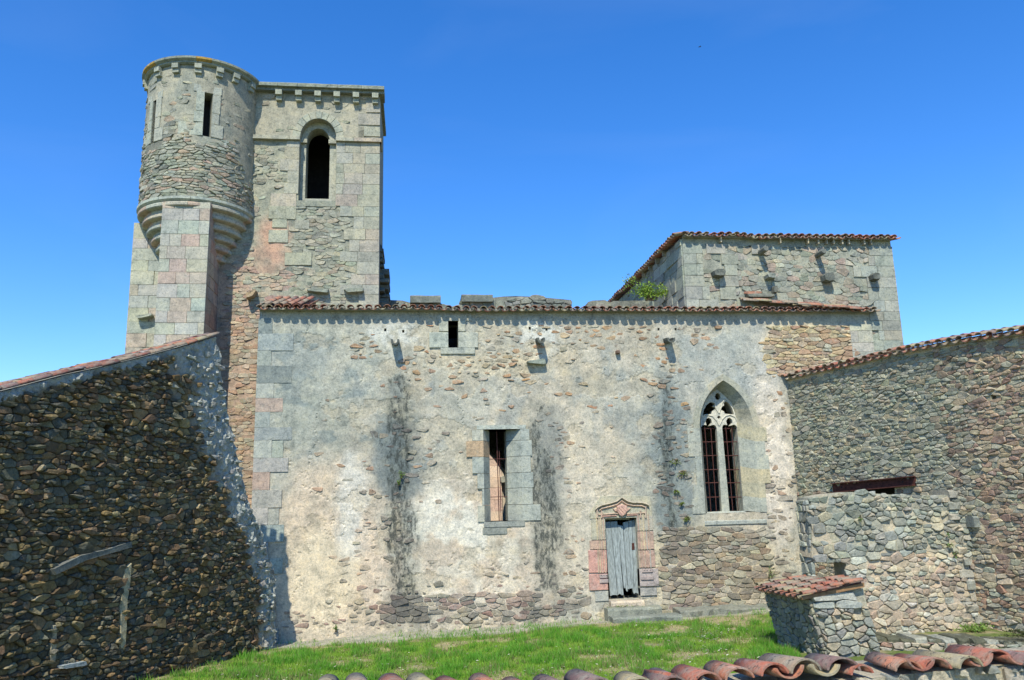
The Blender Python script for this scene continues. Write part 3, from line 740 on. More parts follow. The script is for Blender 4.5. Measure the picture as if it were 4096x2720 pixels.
# --- splayed window --------------------------------------------------
def wwin(name, loc, label=None):
    o = bpy.data.objects.new(name, None); COL.objects.link(o); o.parent = church; o.location = Vector(loc)-church.location
    if label: o['label'] = label
    return o
def block(parent, poly, d0, d1, W=FW, col=GREY, name='jamb_stone', mat=None, bev=.008):
    V, F_ = orient(*prism(poly, W.at, d0, d1, bev)); return wobj(name, V, F_, parent, [col]*len(V), mat or M_ASH)
narrow = wwin('splayed_window', ((NX0+NX1)/2, 20, NZ0), 'tall narrow splayed window with pale granite jambs and thin iron bars')
n0, n1 = FW.uv(1964, 1900)[0], FW.uv(2034, 1900)[0]
n0 += .0; rj = random.Random(5)
def splay(parent, a, b, z0, z1, deep, col, face, wl, name='jamb_stone'):
    """one jamb block: a = outer edge on the wall face, b = inner edge; wl = width of the face left on the wall"""
    s = 1 if b > a else -1; g = .005
    P = [(a-s*wl, .03), (a, .03), (b, -deep), (b, -.84), (a-s*.02, -.84), (a-s*.02, -.02), (a-s*wl, -.02)]
    V = [FW.at(u, z, d) for z in (z0+g, z1-g) for u, d in P]; n = len(P)
    Fs = [(i, (i+1) % n, n+(i+1) % n, n+i) for i in range(n)] + [tuple(range(n-1, -1, -1)), tuple(range(n, 2*n))]
    V, Fs = orient(V, [Fs[-1]]+Fs[:-1]); me = wobj(name, V, Fs, parent, [col]*len(V), M_ASH); return me
hs_ = [.30, .42, .43, .40, .43, .42]; tot = sum(hs_); z = NZ1
for i, h in enumerate(hs_):
    h *= (NZ1-NZ0)/tot
    for side, (a, b) in enumerate(((NX0, n0), (NX1, n1))):
        wl = rj.choice((.05, .16, .28)) if side == 0 else (.30, .38, .32, .40, .36, .62)[i]*.72
        cl = [(.38, .39, .35), (.42, .41, .35), (.35, .37, .34)][rj.randrange(3)]
        if side == 0 and i == 1: wl = .42; cl = (.46, .33, .22)
        splay(narrow, a, b, z-h, z, .30, cl, 0, wl)
    z -= h
block(narrow, rect(NX0-.16, NZ1, NX1+.14, NZ1+.10), -.84, .035, col=(.40, .42, .38), name='lintel')
block(narrow, rect(NX0-.02, NZ0-.13, NX1+.05, NZ0), -.84, .025, col=(.28, .29, .27), name='sill')
block(narrow, rect(NX0-.05, NZ0-.30, NX0+.55, NZ0-.135), -.1, .012, col=(.25, .26, .24), name='sill')
nb = (n0+n1)/2
wobj('iron_bar', *tube([(nb, 20.36, NZ0), (nb-.02, 20.36, NZ1)], .013), narrow, None, M_BAR)
wobj('iron_bar', *tube([(nb+.05, 20.38, NZ0), (nb+.04, 20.38, NZ1-.5)], .011), narrow, None, M_BAR)
for py in (1833, 1987): 
    z = FW.uv(2000, py)[1]; wobj('iron_bar', *tube([(n0, 20.35, z), (n1, 20.35, z)], .010), narrow, None, M_BAR)
# --- small high window -------------------------------------------------
hw = wwin('loft_window', ((HX0+HX1)/2, 20, HZ0), 'small dark upright opening framed by pale blocks high under the eave')
zm = (HZ0+HZ1)/2+.05
for poly, c in ((rect(HX0-.28, HZ1, HX1+.35, HZ1+.16), (.40, .38, .32)), (rect(HX0-.24, zm+.02, HX0, HZ1), (.42, .42, .36)), (rect(HX0-.48, HZ0, HX0, zm), (.40, .42, .37)),
                (rect(HX1, zm+.02, HX1+.19, HZ1), (.42, .41, .34)), (rect(HX1, HZ0, HX1+.50, zm), (.43, .43, .37)), (rect(HX0-.2, HZ0-.16, HX1+.42, HZ0), (.36, .37, .33))):
    block(hw, poly, -.5, .03, col=c, name='frame_stone')
# --- traceried pointed window ------------------------------------------
gw = wwin('pointed_window', ((GX0+GX1)/2, 20, GZ0), 'two-light pointed gothic window with pale stone tracery and rusty iron grille')
GI = Wall(0, 20.36, 1, 0)
gi0, gi1 = GI.uv(2806, 1720)[0], GI.uv(2949, 1720)[0]; giT = GI.uv(2874, 1558)[1]; giS = GI.uv(2880, 1690)[1]; gi00 = GI.uv(2900, 2046)[1]
inn = [(gi0, gi00)]+parch(gi0, gi1, giS, giT)+[(gi1, gi00)]
# splayed reveal: blocks from outer opening to inner opening
outp = goth_hole; rgw = random.Random(8)
def loftring(i0, i1, col, name):
    a0, a1 = outp[i0], outp[i1]; b0, b1 = inn[i0], inn[i1]; c = ((GX0+GX1)/2, (GZS+GZ0)/2)
    def og(p, k):
        dx, dz = p[0]-c[0], max(0, p[1]-GZS); l = math.hypot(dx, dz) or 1; return (p[0]+dx/l*k, p[1]+dz/l*k)
    k = .17 if a0[1] >= GZS-.01 and a1[1] >= GZS-.01 else rgw.choice((.18, .34, .27))
    o0, o1 = og(a0, k), og(a1, k)
    q = [FW.at(*o0, -.02), FW.at(*o1, -.02), FW.at(*o1, .02), FW.at(*o0, .02), FW.at(*a0, .02), FW.at(*a1, .02), FW.at(*b0, -.36), FW.at(*b1, -.36), FW.at(*b0, -.84), FW.at(*b1, -.84)]
    Fs = [(3, 2, 5, 4), (4, 5, 7, 6), (6, 7, 9, 8), (0, 3, 4, 6, 8), (1, 2, 5, 7, 9), (0, 1, 2, 3), (0, 1, 9, 8)]
    V = np.array([tuple(p) for p in q]); m_ = V.mean(0); V = m_+(V-m_)*np.array([.994, 1, .994]); wobj(name, V, Fs, gw, [col]*10, M_ASH)
n_ = len(outp)
zs_ = np.linspace(GZ0, GZS, 7)
for k in range(6):       # straight jambs, block by block
    for side in (0, 1):
        oX, iX = (GX0, gi0) if side == 0 else (GX1, gi1); so_ = outp; zf = [(zs_[k], zs_[k+1])][0]
        outp = [(oX, zf[0]), (oX, zf[1])]; iz = [gi00+(giS-gi00)*(k/6.), gi00+(giS-gi00)*((k+1)/6.)]; inn_s = inn; inn = [(iX, iz[0]), (iX, iz[1])]
        cl = [(.36, .37, .33), (.38, .38, .33), (.34, .36, .33)][rgw.randrange(3)] if side == 0 else [(.46, .42, .31), (.50, .44, .31), (.43, .43, .37), (.42, .43, .38)][rgw.randrange(4)]
        loftring(0, 1, cl, 'jamb_stone'); outp, inn = so_, inn_s
seg = list(range(1, n_-1)); step_ = 3
for i in range(1, n_-2, step_):
    j = min(i+step_, n_-2)
    for a in range(i, j):
        loftring(a, a+1, [(.38, .37, .30), (.36, .36, .31), (.42, .39, .31)][(i//step_) % 3], 'arch_stone')
# sloping sill
su0, su1 = GX0-.05, GX1+.14; sv = GZ0
SV = [FW.at(su0, sv-.28, .03), FW.at(su1, sv-.28, .03), FW.at(su1, sv-.20, .03), FW.at(su0, sv-.20, .03), FW.at(gi1+.02, gi00, -.36), FW.at(gi0-.02, gi00, -.36), FW.at(gi1+.02, sv-.28, -.5), FW.at(gi0, sv-.28, -.5)]
wobj('sill', SV, [(0, 1, 2, 3), (3, 2, 4, 5), (0, 3, 5, 7), (1, 6, 4, 2), (0, 7, 6, 1)], gw, [(.36, .38, .36)]*8, M_STONE)
# tracery plate
def tp(*pp): return [GI.uv(2640+x/2.341, 1480+y/2.341) for x, y in pp]
lan1 = tp((383, 545), (395, 518), (415, 513), (436, 516), (426, 480), (436, 455), (458, 445), (480, 460), (486, 492), (466, 522), (500, 512), (520, 520), (531, 545), (580, 1322), (445, 1330))
lan2 = tp((582, 537), (592, 515), (612, 511), (630, 516), (619, 480), (630, 455), (651, 445), (672, 460), (680, 492), (657, 522), (692, 512), (712, 520), (725, 540), (784, 1320), (652, 1322))
dag1 = tp((400, 423), (412, 370), (438, 325), (475, 300), (506, 308), (512, 330), (491, 338), (520, 352), (518, 368), (488, 384), (480, 412), (432, 414))
dag2 = tp((601, 330), (596, 305), (618, 292), (648, 312), (676, 360), (694, 415), (650, 413), (606, 408), (600, 388), (571, 372), (568, 348), (588, 340))
dia = tp((553, 425), (570, 441), (551, 460), (532, 441)); cir = tp(*[(541+26*math.cos(k*.785), 248+34*math.sin(k*.785)) for k in range(8)])
tro = [(x+(.0), z) for x, z in inn]
mull_z = tp((550, 560))[0][1]
slab('tracery', gw, GI, tro, [lan1, lan2, dag1, dag2, dia, cir], .06, lambda u, v: mix((.37, .38, .34), (.56, .53, .46), sstep(mull_z-.1, mull_z+.1, v)), M_CARV, .13, lambda u, v: np.zeros(len(u)), .13)
# roll mouldings following the two lancet heads and the great curves
def mould(pp, r_=.014):
    wobj('moulding', *tube([GI.at(u, v, .012) for u, v in tp(*pp)], r_, 6), gw, [(.58, .55, .48)]*(6*len(pp)), M_CARV)
mould([(378, 525), (382, 470), (400, 430), (440, 420), (490, 432), (525, 470), (553, 520)]); mould([(556, 520), (580, 465), (612, 430), (655, 420), (700, 440), (725, 480), (735, 525)])
mould([(550, 405), (520, 360), (515, 320), (505, 290)]); mould([(553, 405), (575, 340), (590, 295), (610, 270), (650, 290), (690, 350)])
# grille
for li, (l, r_) in enumerate((((383, 545, 445, 1330), (531, 545, 580, 1322)), ((582, 540, 652, 1322), (725, 540, 784, 1320)))):
    for y in (548, 674, 803, 935, 1058, 1193):
        t = (y-545)/780.; a = (l[0]+(l[2]-l[0])*t-6, y); b = (r_[0]+(r_[2]-r_[0])*t+6, y-4)
        p, q = tp(a, b); wobj('grille_bar', *tube([GI.at(*p, -.08), GI.at(*q, -.08)], .013, 5), gw, None, M_BAR)
    for f in (.30, .68):
        p, q = tp((l[0]+(r_[0]-l[0])*f-2, 525), (l[2]+(r_[2]-l[2])*f, 1330)); wobj('grille_bar', *tube([GI.at(*p, -.06), GI.at(*q, -.06)], .011, 5), gw, None, M_BAR)

# --- ogee door -----------------------------------------------------------
dr = wwin('ogee_doorway', ((DX0+DX1)/2, 20, DZ0), 'small doorway under a pink carved ogee hood with a shield')
def dp(x, y): return FW.uv(2300+x/2.85, 1950+y/2.85)
PK = [(.48, .33, .27), (.48, .38, .28), (.52, .43, .30), (.46, .35, .28), (.40, .38, .34)]
# jamb blocks left and right (wide face), top stones
jl = [(130, 360, 235, 600), (160, 600, 345, 708), (155, 708, 360, 975), (160, 985, 375, 1170), (215, 1170, 398, 1300)]
cols = [(.42, .39, .31), (.49, .34, .27), (.52, .29, .25), (.50, .29, .25), (.38, .38, .35)]
for (x0, y0, x1, y1), c in zip([(190, 360, 345, 600), (170, 600, 345, 708), (160, 708, 358, 975), (165, 980, 375, 1175), (230, 1178, 398, 1300)], cols):
    a, b = dp(x0, y1), dp(x1, y0); block(dr, rect(a[0], a[1]+.004, DX0, b[1]-.004), -.3, .026, col=c)
for (x0, y0, x1, y1), c in zip([(700, 320, 880, 495), (705, 498, 890, 710), (715, 714, 905, 915), (735, 920, 945, 1130), (745, 1140, 930, 1235)],
                               [(.42, .38, .32), (.47, .33, .27), (.46, .31, .26), (.41, .35, .34), (.38, .36, .34)]):
    a, b = dp(x0, y1), dp(x1, y0); block(dr, rect(DX1, a[1]+.004, b[0], b[1]-.004), -.3, .026, col=c)
# lintel slab with ogee upper edge
lint = [dp(*q) for q in ((165, 345), (165, 300), (215, 215), (285, 100), (420, 92), (640, 92), (850, 100), (868, 200), (880, 345))]
lint = [(u, min(v, 99)) for u, v in lint]
hz = DZ1
lint2 = [(lint[0][0], hz)]+lint[1:-1]+[(lint[-1][0], hz)]
block(dr, lint2, -.3, .022, col=(.43, .40, .31), name='lintel')
# tympanum panel under the hood, recessed look through proud mouldings
ogee = [(225, 250), (245, 228), (300, 200), (400, 178), (470, 155), (508, 128), (525, 113), (545, 128), (590, 155), (650, 172), (750, 172), (810, 190), (835, 205)]
og2 = [(268, 310), (272, 262), (300, 240), (400, 215), (470, 195), (508, 165), (525, 150), (545, 165), (585, 192), (650, 205), (750, 208), (795, 225), (800, 300)]
def dtube(pp, r_, d, col, name='moulding', n=6):
    P = [FW.at(*dp(*q), d) for q in pp]; wobj(name, *tube(P, r_, n), dr, [col]*(n*len(P)), M_CARV)
def band(pp, w, d1, col, name='hood_moulding'):
    L = [dp(*q) for q in pp]; V = []; Fs = []
    for u, v in L: V += [FW.at(u, v, .0), FW.at(u, v+w/2, d1*.9), FW.at(u, v-w*.1, d1), FW.at(u, v-w, .02)]
    for i in range(len(L)-1): Fs += [(4*i+k, 4*i+(k+1) % 4, 4*i+4+(k+1) % 4, 4*i+4+k) for k in range(4)]
    Fs += [(0, 3, 2, 1), tuple(4*(len(L)-1)+k for k in range(4))]
    wobj(name, V, Fs, dr, [col]*len(V), M_CARV)
band(ogee, .05, .10, (.44, .38, .30)); band(og2[1:-1], .035, .065, (.52, .38, .29))
dtube([(262, 310), (455, 296), (500, 300)], .016, .04, (.50, .36, .27)); dtube([(585, 300), (740, 292), (800, 288)], .016, .04, (.50, .36, .27))
dtube([(300, 330), (470, 322)], .02, .03, (.47, .28, .22)); dtube([(585, 318), (700, 312)], .02, .03, (.47, .28, .22))
# little pinnacles at the band ends
for x in (297, 742): dtube([(x, 345), (x, 262)], .02, .05, (.48, .34, .27), 'pinnacle')
for x in (247, 800): dtube([(x, 345), (x, 215)], .022, .05, (.46, .36, .29), 'pinnacle')
# shafts down the jambs, in lengths
for x, xb, r_, c in ((245, 268, .018, 1), (268, 290, .012, 2), (290, 315, .020, 0), (318, 348, .014, 3)):
    for y0, y1 in ((345, 596), (603, 706), (712, 972)):
        x0 = x+(xb-x)*(y0-345)/630; x1 = x+(xb-x)*(y1-345)/630; dtube([(x0, y0), (x1, y1)], r_, .03, PK[(c+y0) % 4], 'shaft')
for x, xb, r_, c in ((712, 738, .018, 0), (742, 768, .012, 2), (772, 800, .020, 2), (800, 832, .014, 4), (830, 862, .016, 3)):
    for y0, y1 in ((300, 493), (500, 708), (716, 912)):
        x0 = x+(xb-x)*(y0-300)/612; x1 = x+(xb-x)*(y1-300)/612; dtube([(x0, y0), (x1, y1)], r_, .03, PK[(c+y0) % 5], 'shaft')
for x, y, w in ((322, 1010, 90), (326, 1065, 100), (820, 945, 120), (820, 1030, 140)):
    a = dp(x-w/2, y+22); b = dp(x+w/2, y-22); block(dr, rect(a[0], a[1], b[0], b[1]), .0, .055, col=(.38, .31, .30), name='carved_base', mat=M_CARV, bev=.012)
for x, y in ((292, 985), (322, 985), (350, 985), (780, 925), (815, 925), (850, 925)):
    u, v = dp(x, y+12); V, F_ = orient(*prism([(u+.018*math.cos(k*1.047), v+.018*math.sin(k*1.047)) for k in range(6)], FW.at, .02, .07, .01)); wobj('carved_boss', V, F_, dr, [(.38, .31, .3)]*len(V), M_CARV)
# shield with bend lines
shp = [dp(*q) for q in ((468, 215), (525, 190), (585, 212), (584, 270), (565, 305), (528, 332), (495, 310), (475, 272))]
V, F_ = orient(*prism(shp, FW.at, .03, .10, .012)); wobj('shield', V, F_, dr, [(.54, .34, .28)]*len(V), M_CARV)
for a, b in (((488, 225), (560, 305)), ((478, 255), (535, 322)), ((515, 212), (578, 278))):
    P = [FW.at(*dp(*a), .10), FW.at(*dp(*b), .10)]; wobj('shield_bend', *tube(P, .008, 4), dr, [(.40, .24, .2)]*8, M_CARV)
for q in (((470, 240), (440, 245), (425, 240), (455, 275), (472, 272)), ((585, 238), (628, 235), (606, 262), (584, 275))):
    V, F_ = orient(*prism([dp(*t) for t in q], FW.at, .02, .06, .008)); wobj('ribbon', V, F_, dr, [(.50, .33, .27)]*len(V), M_CARV)
# plank door hung inside, ragged at the foot
DI = Wall(0, 20.16, 1, 0)
def dd(x, y): return DI.uv(2300+x/2.85, 1950+y/2.85)
door = bpy.data.objects.new('door', None); COL.objects.link(door); door.parent = dr; door.location = (0, .16, 0)
planks = [((333, 395), (400, 1235), (490, 398), (492, 1225)), ((400, 0), 0, 0, 0)]
tops = [(333, 390), (410, 388), (487, 385), (498, 420), (540, 440), (582, 395), (612, 380), (690, 372)]
xs_t = [333, 404, 482, 545, 608, 652, 690]; xs_b = [400, 488, 556, 604, 645, 672, 722]
bot = [(1240, 1232), (1226, 1228), (1150, 1185), (1160, 1120), (1150, 1210), (1215, 1215)]
tp_ = [(392, 390), (388, 386), (425, 440), (400, 384), (380, 376), (374, 372)]
for i in range(6):
    z0 = .006*((i*7) % 3-1)
    L = [dd(xs_t[i]+1.5, tp_[i][0]), dd(xs_t[i+1]-1.5, tp_[i][1])]
    xb0, xb1 = xs_b[i]+2, xs_b[i+1]-2; y0, y1 = bot[i]
    rag = [(xb1, y1), (xb1*.7+xb0*.3, y1+R.uniform(-14, 10)), (xb1*.35+xb0*.65, y0+R.uniform(-18, 14)), (xb0, y0)]
    poly = L+[dd(*q) for q in rag]
    V, F_ = orient(*prism(poly, DI.at, -.03, z0, .003)); wobj('plank', V, F_, door, None, M_WOOD)
V, F_ = orient(*prism([dd(*q) for q in ((600, 1120), (655, 1112), (655, 1150), (600, 1155))], DI.at, -.05, -.01)); wobj('cross_batten', V, F_, door, None, M_WOOD)
V, F_ = orient(*prism([dd(*q) for q in ((340, 352), (620, 342), (622, 365), (342, 372))], DI.at, -.03, .005)); wobj('top_rail', V, F_, door, None, plain('chipped_rail', (.38, .35, .25), .85, .4, 30))
V, F_ = orient(*prism([dd(*q) for q in ((646, 634), (674, 632), (678, 708), (648, 709))], DI.at, .0, .018, .003)); wobj('lock_plate', V, F_, door, None, M_RUST)
V, F_ = orient(*prism([dd(*q) for q in ((735, 300), (700, 340), (725, 1235), (748, 1240))], DI.at, -.03, .02)); wobj('door_post', V, F_, door, None, M_WOOD)

# --- water spouts, ledges and bits ---------------------------------------
def spout(parent, W, px, py, L=.38, r_=.10, col=(.10, .108, .10), slope=-.12, name='water_spout', flat=False):
    u, v = W.uv(px, py); n = 9; out_ = []; 
    for k in range(n+1): a = math.pi+math.pi*k/n; out_.append((math.cos(a)*r_, math.sin(a)*r_*(.8 if flat else 1.05)))
    inn_ = [(math.cos(math.pi*2-math.pi*k/n)*r_*.52, math.sin(math.pi*2-math.pi*k/n)*r_*.6) for k in range(n+1)]
    pr = [(-r_, r_*.45)]+out_+[(r_, r_*.45), (r_*.52, r_*.45)]+inn_+[(-r_*.52, r_*.45)]
    m_ = len(pr); V = [W.at(u+a, v+b, -.05) for a, b in pr]+[W.at(u+a*1.05, v+b*1.02+slope*L*.6, L*.6) for a, b in pr]+[W.at(u+a, v+b+slope*L, L) for a, b in pr]
    Fs = [(k*m_+i, k*m_+(i+1) % m_, (k+1)*m_+(i+1) % m_, (k+1)*m_+i) for k in (0, 1) for i in range(m_)]
    h = m_//2
    for k in range(n): Fs.append((2*m_+1+k, 2*m_+2+k, 2*m_+m_-3-k, 2*m_+m_-2-k))
    Fs += [(2*m_, 2*m_+1, 2*m_+m_-2, 2*m_+m_-1), (2*m_+n+1, 2*m_+n+2, 2*m_+n+3, 2*m_+n+4)]
    return wobj(name, V, Fs, parent, [col]*len(V), M_CARV)
for q in ((1581, 1368), (2156, 1362)): spout(church, FW, *q)
spout(church, FW, 2668, 1362, .36, .105, flat=True)
def lump(parent, W, poly, d, col, name, seed=1, mat=None):
    rr = random.Random(seed); V, F_ = orient(*stone(poly, W, d, .004, rr, .25, True, -.05)); return wobj(name, V, F_, parent, [col]*len(V), mat or M_STONE)
def ledge(parent, W, pts, d, col, name='stone_ledge', seed=1):
    return lump(parent, W, [W.uv(*q) for q in pts], d, col, name, seed)
ledge(church, FW, ((2104, 1448), (2178, 1436), (2184, 1462), (2110, 1456)), .17, (.26, .29, .25), seed=4)
ledge(church, FW, ((1590, 1441), (1622, 1437), (1620, 1452), (1594, 1454)), .05, (.30, .24, .2), seed=5)
ledge(church, FW, ((2460, 1402), (2478, 1402), (2478, 1418), (2460, 1418)), .14, (.20, .13, .10), 'beam_stub', 6)
# --- eave ------------------------------------------------------------------
NT = 74
eave(church, (XL-.08, 19.76, ZT-.03), (XR+.12, 19.76, ZT-.03), NT, (0, 1, .16), rows=1)
wobj('eave_mortar', *join([box(XL, 19.86, ZT-.03, XR, 20.3, ZT+.02)]), church, [(.3, .29, .25)]*8, M_MORT)
wobj('roof_deck', *join([([(XL, 20.0, ZT+.02), (XR, 20.0, ZT+.02), (XR, 23.1, ZT+.35), (XL, 23.1, ZT+.35), (XL, 20.0, ZT+.06), (XR, 20.0, ZT+.06), (XR, 23.1, ZT+.39), (XL, 23.1, ZT+.39)], box(0, 0, 0, 1, 1, 1)[1])]), church, [(.2, .15, .1)]*8, M_MORT)
# surviving slope of roof by the bell tower
RP = bpy.data.objects.new('roof_remnant', None); COL.objects.link(RP); RP.parent = church; RP.location = Vector((-3.3, 21, ZT))-church.location
sl_ = np.array((0.25, 1, .46)); sl_ /= np.linalg.norm(sl_)
for i in range(5):
    for j in range(3):
        p = np.array((XL+.10+i*.205, 19.95, ZT+.05))+sl_*(.33*j)*1.0
        if p[0] > XL+1.0+.1*j: continue
        put_tile(T_STD, RP, p+np.array([R.uniform(-.01, .01), 0, .05]), sl_, (0, 0, 1)); put_tile(T_PAN, RP, p+np.array([.10, 0, .03]), sl_, (0, 0, 1), True)
wobj('roof_deck', *([(XL, 20.0, ZT+.03), (XL+1.0, 20.0, ZT+.03), (XL+1.25, 20.9, ZT+.42), (XL, 20.9, ZT+.42), (XL, 20.0, ZT-.05), (XL+1.0, 20.0, ZT-.05), (XL+1.25, 20.9, ZT-.05), (XL, 20.9, ZT-.05)], [(0, 1, 2, 3), (4, 7, 6, 5), (0, 4, 5, 1), (1, 5, 6, 2), (2, 6, 7, 3), (3, 7, 4, 0)]), RP, [(.16, .13, .1)]*8, M_MORT)
# right-hand hip: a verge of tiles dropping from the tower wall to the eave, dark gable below
RH = bpy.data.objects.new('roof_hip', None); COL.objects.link(RH); RH.parent = church; RH.location = Vector((10.5, 20.6, ZT))-church.location
A_ = np.array(FW.at(*FW.uv(3005, 1202, 0), 0)); 
def on(px, py, Y): r_ = ray(px, py); return CAM+r_*(Y/r_[1])
hp0, hp1 = on(3005, 1204, 20.09), on(3420, 1236, 20.02); ax_ = hp0-hp1; L_ = np.linalg.norm(ax_); ax_ /= L_
for r2 in range(2):
    m_ = int(L_/.36)
    for k in range(m_+1):
        p = hp1+ax_*(.36*k)+np.array([0, -.12-.17*(1-r2), -.02-.07*(1-r2)+.02*(k % 2)]); put_tile(T_STD, RH, p, ax_, (0, -.35, 1), roll=R.uniform(-.1, .1))
# --- plants rooted in the wall ----------------------------------------------
for i, (q, s) in enumerate((((2700, 1838), .17), ((2728, 1884), .17), ((2700, 1960), .12), ((2745, 2065), .16), ((2725, 2010), .09))):
    u, v = FW.uv(*q); leaves('wall_fern', None, (u, 19.93, v), (s*1.3, .09, s), 70, .045, ((.09, .15, .02), (.22, .27, .05)), 6, 30+i, 1,
        label=['dark green fern tuft, highest of those left of the pointed window', 'bright green fern tuft, second from the top left of the pointed window', 'small brownish fern tuft halfway down left of the pointed window',
               'green fern tuft level with the sill of the pointed window', 'tiny fern tuft just above the sill-level fern'][i], cat='fern', group='ferns growing in the wall stain')
for i, (q, s) in enumerate((((1605, 1905), .12), ((1595, 1935), .08), ((3075, 2300), .22), ((1345, 2515), .10))):
    u, v = FW.uv(*q); leaves('wall_weed', None, (u, 19.92, v), (s, .08, s*1.2), 60, .04, ((.10, .18, .03), (.20, .32, .06)), 5, 50+i,
        label=['small weed in the black stain on the left part of the plaster wall', 'tiny weed just below another in the left black stain', 'nettle-like weed on the wall above the tiled oven roof', 'low weed at the foot of the plaster wall near the left end'][i], cat='weed', group='weeds on the church wall')

# =================================================================== STEPS AND KERB AT THE DOOR
def rough_box(x0, y0, z0, x1, y1, z1, seed, nx=7, amp=.03):
    rr = random.Random(seed); P = []
    for i in range(nx+1):
        t = i/nx; x = x0+(x1-x0)*t; j = lambda a=1: rr.uniform(-amp, amp)*a
        P.append([(x, y0+j(), z0), (x, y0+j(), z1-.04+j(.5)), (x, y0+.05+j(.6), z1+j(.5)), (x, y1, z1+j(.5)), (x, y1, z0)])
    V = [q for r_ in P for q in r_]; Fs = [(5*i+k, 5*i+(k+1) % 5, 5*i+5+(k+1) % 5, 5*i+5+k) for i in range(nx) for k in range(5)]
    Fs += [(4, 3, 2, 1, 0), tuple(5*nx+k for k in range(5))]; return V, Fs
V, Fs = rough_box(DX0+.0, 19.74, .1, DX1+.02, 20.12, DZ0-.005, 2, 5, .012)
s0 = wobj('stone_step', V, Fs, None, [(.50, .42, .34)]*len(V), M_STONE); tag(s0, 'worn pink threshold step directly under the grey door', 'step', 'steps up to the church door')
a, b = on(2425, 2440, 19.55), on(2640, 2420, 19.55)
V, Fs = rough_box(a[0], 19.38, 0, b[0], 19.78, .41, 3, 8, .03); s1 = wobj('stone_step', V, Fs, None, [(.24, .25, .215)]*len(V), M_STONE); tag(s1, 'middle weathered grey step with grass on it below the door', 'step', 'steps up to the church door')
V, Fs = rough_box(a[0]+.02, 18.98, -.1, b[0]+.35, 19.46, .27, 4, 9, .03); s2 = wobj('stone_step', V, Fs, None, [(.21, .225, .20)]*len(V), M_STONE); tag(s2, 'lowest and longest grey step in front of the church door', 'step', 'steps up to the church door')
V, Fs = rough_box(6.3, 19.35, -.1, 9.4, 20.05, .31, 6, 22, .05); k_ = wobj('stone_apron', V, Fs, None, [(.22, .225, .195)]*len(V), M_STONE); tag(k_, 'low grey stone apron along the foot of the wall under the pointed window', 'stone kerb')

# =================================================================== BELL TOWER
TW = Wall(0, 21.8, 1, 0); TX0, TX1, TZ = -6.5, -.99, 14.74
tower = thing('bell_tower', (-3.7, 24, 0), 'square bell tower of grey-green stone with a tall round-arched belfry opening', 'tower')
def tw(*p): return [TW.uv(*q) for q in p]
def tz(x, y): return TW.uv(1000+x/1.742, 300+y/1.742)
wx0, wx1 = tz(343, 650)[0], tz(598, 650)[0]; wz0 = tz(470, 878)[1]; wzs = tz(470, 440)[1]; wzt = tz(480, 305)[1]
def rarch(x0, x1, zs, zt, n=12): return [((x0+x1)/2-(x1-x0)/2*math.cos(math.pi*k/n), zs+(zt-zs)*math.sin(math.pi*k/n)) for k in range(n+1)]
whole = [(wx0, wz0)]+rarch(wx0, wx1, wzs, wzt)+[(wx1, wz0)]
def tcol(u, v):
    c = mix((.28, .29, .235), (.37, .345, .27), fbm(u*1.3, v*1.3, 3, 4)); c = mix(c, (.44, .29, .22), sstep(-3.0, -4.6, u+(v-8.4)*.5+(fbm(u, v, 5, 3)-.5)*1.6)*sstep(10.8, 9.3, v)*.8)
    c = mix(c, (.36, .33, .265), sstep(12.9, 13.4, v)*.8); c = mix(c, (.2, .215, .19), sstep(.55, .7, fbm(u*2, v*1.4, 7, 5))*.5)
    c = mix(c, (.50, .30, .22), np.clip(1-((u+4.0+(fbm(u*2, v*2, 15, 3)-.5)*1.2)**2/.35+(v-10.2+(fbm(u*2, v*2, 16, 3)-.5)*1.6)**2/1.6), 0, 1)*.9)
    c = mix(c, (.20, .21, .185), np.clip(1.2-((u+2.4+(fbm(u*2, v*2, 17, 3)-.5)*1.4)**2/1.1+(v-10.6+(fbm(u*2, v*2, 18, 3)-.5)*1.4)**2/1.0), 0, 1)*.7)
    return c*(.85+.3*fbm(u*9, v*9, 9, 3))[..., None]
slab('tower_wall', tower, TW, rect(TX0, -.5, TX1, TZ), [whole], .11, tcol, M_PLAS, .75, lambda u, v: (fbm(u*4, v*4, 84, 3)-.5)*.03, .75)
# arched inner order, set back
TI = Wall(0, 22.05, 1, 0)
def ti(x, y): return TI.uv(1000+x/1.742, 300+y/1.742)
ix0, ix1 = ti(388, 650)[0], ti(554, 650)[0]; izs = ti(470, 470)[1]; izt = ti(478, 372)[1]; iz0 = ti(470, 862)[1]
belf = bpy.data.objects.new('belfry_window', None); COL.objects.link(belf); belf.parent = tower; belf.location = Vector(((wx0+wx1)/2, 21.8, wz0))-tower.location
ipl = [(ix0, iz0)]+rarch(ix0, ix1, izs, izt)+[(ix1, iz0)]
big = [(wx0-.03, wz0-.05)]+rarch(wx0-.03, wx1+.03, wzs, wzt+.05)+[(wx1+.03, wz0-.05)]
slab('inner_order', belf, TI, big, [ipl], .12, lambda u, v: mix((.36, .37, .32), (.42, .40, .33), fbm(u*5, v*3, 2, 3)), M_ASH, .45, lambda u, v: np.zeros(len(u)), .45)
for s, (x0, x1) in enumerate(((wx0-.02, ix0+.035), (ix1-.035, wx1+.02))):
    block(belf, rect(x0, izs-.06, x1, izs+.06), -.02, .10, TI, (.36, .35, .29), 'impost')
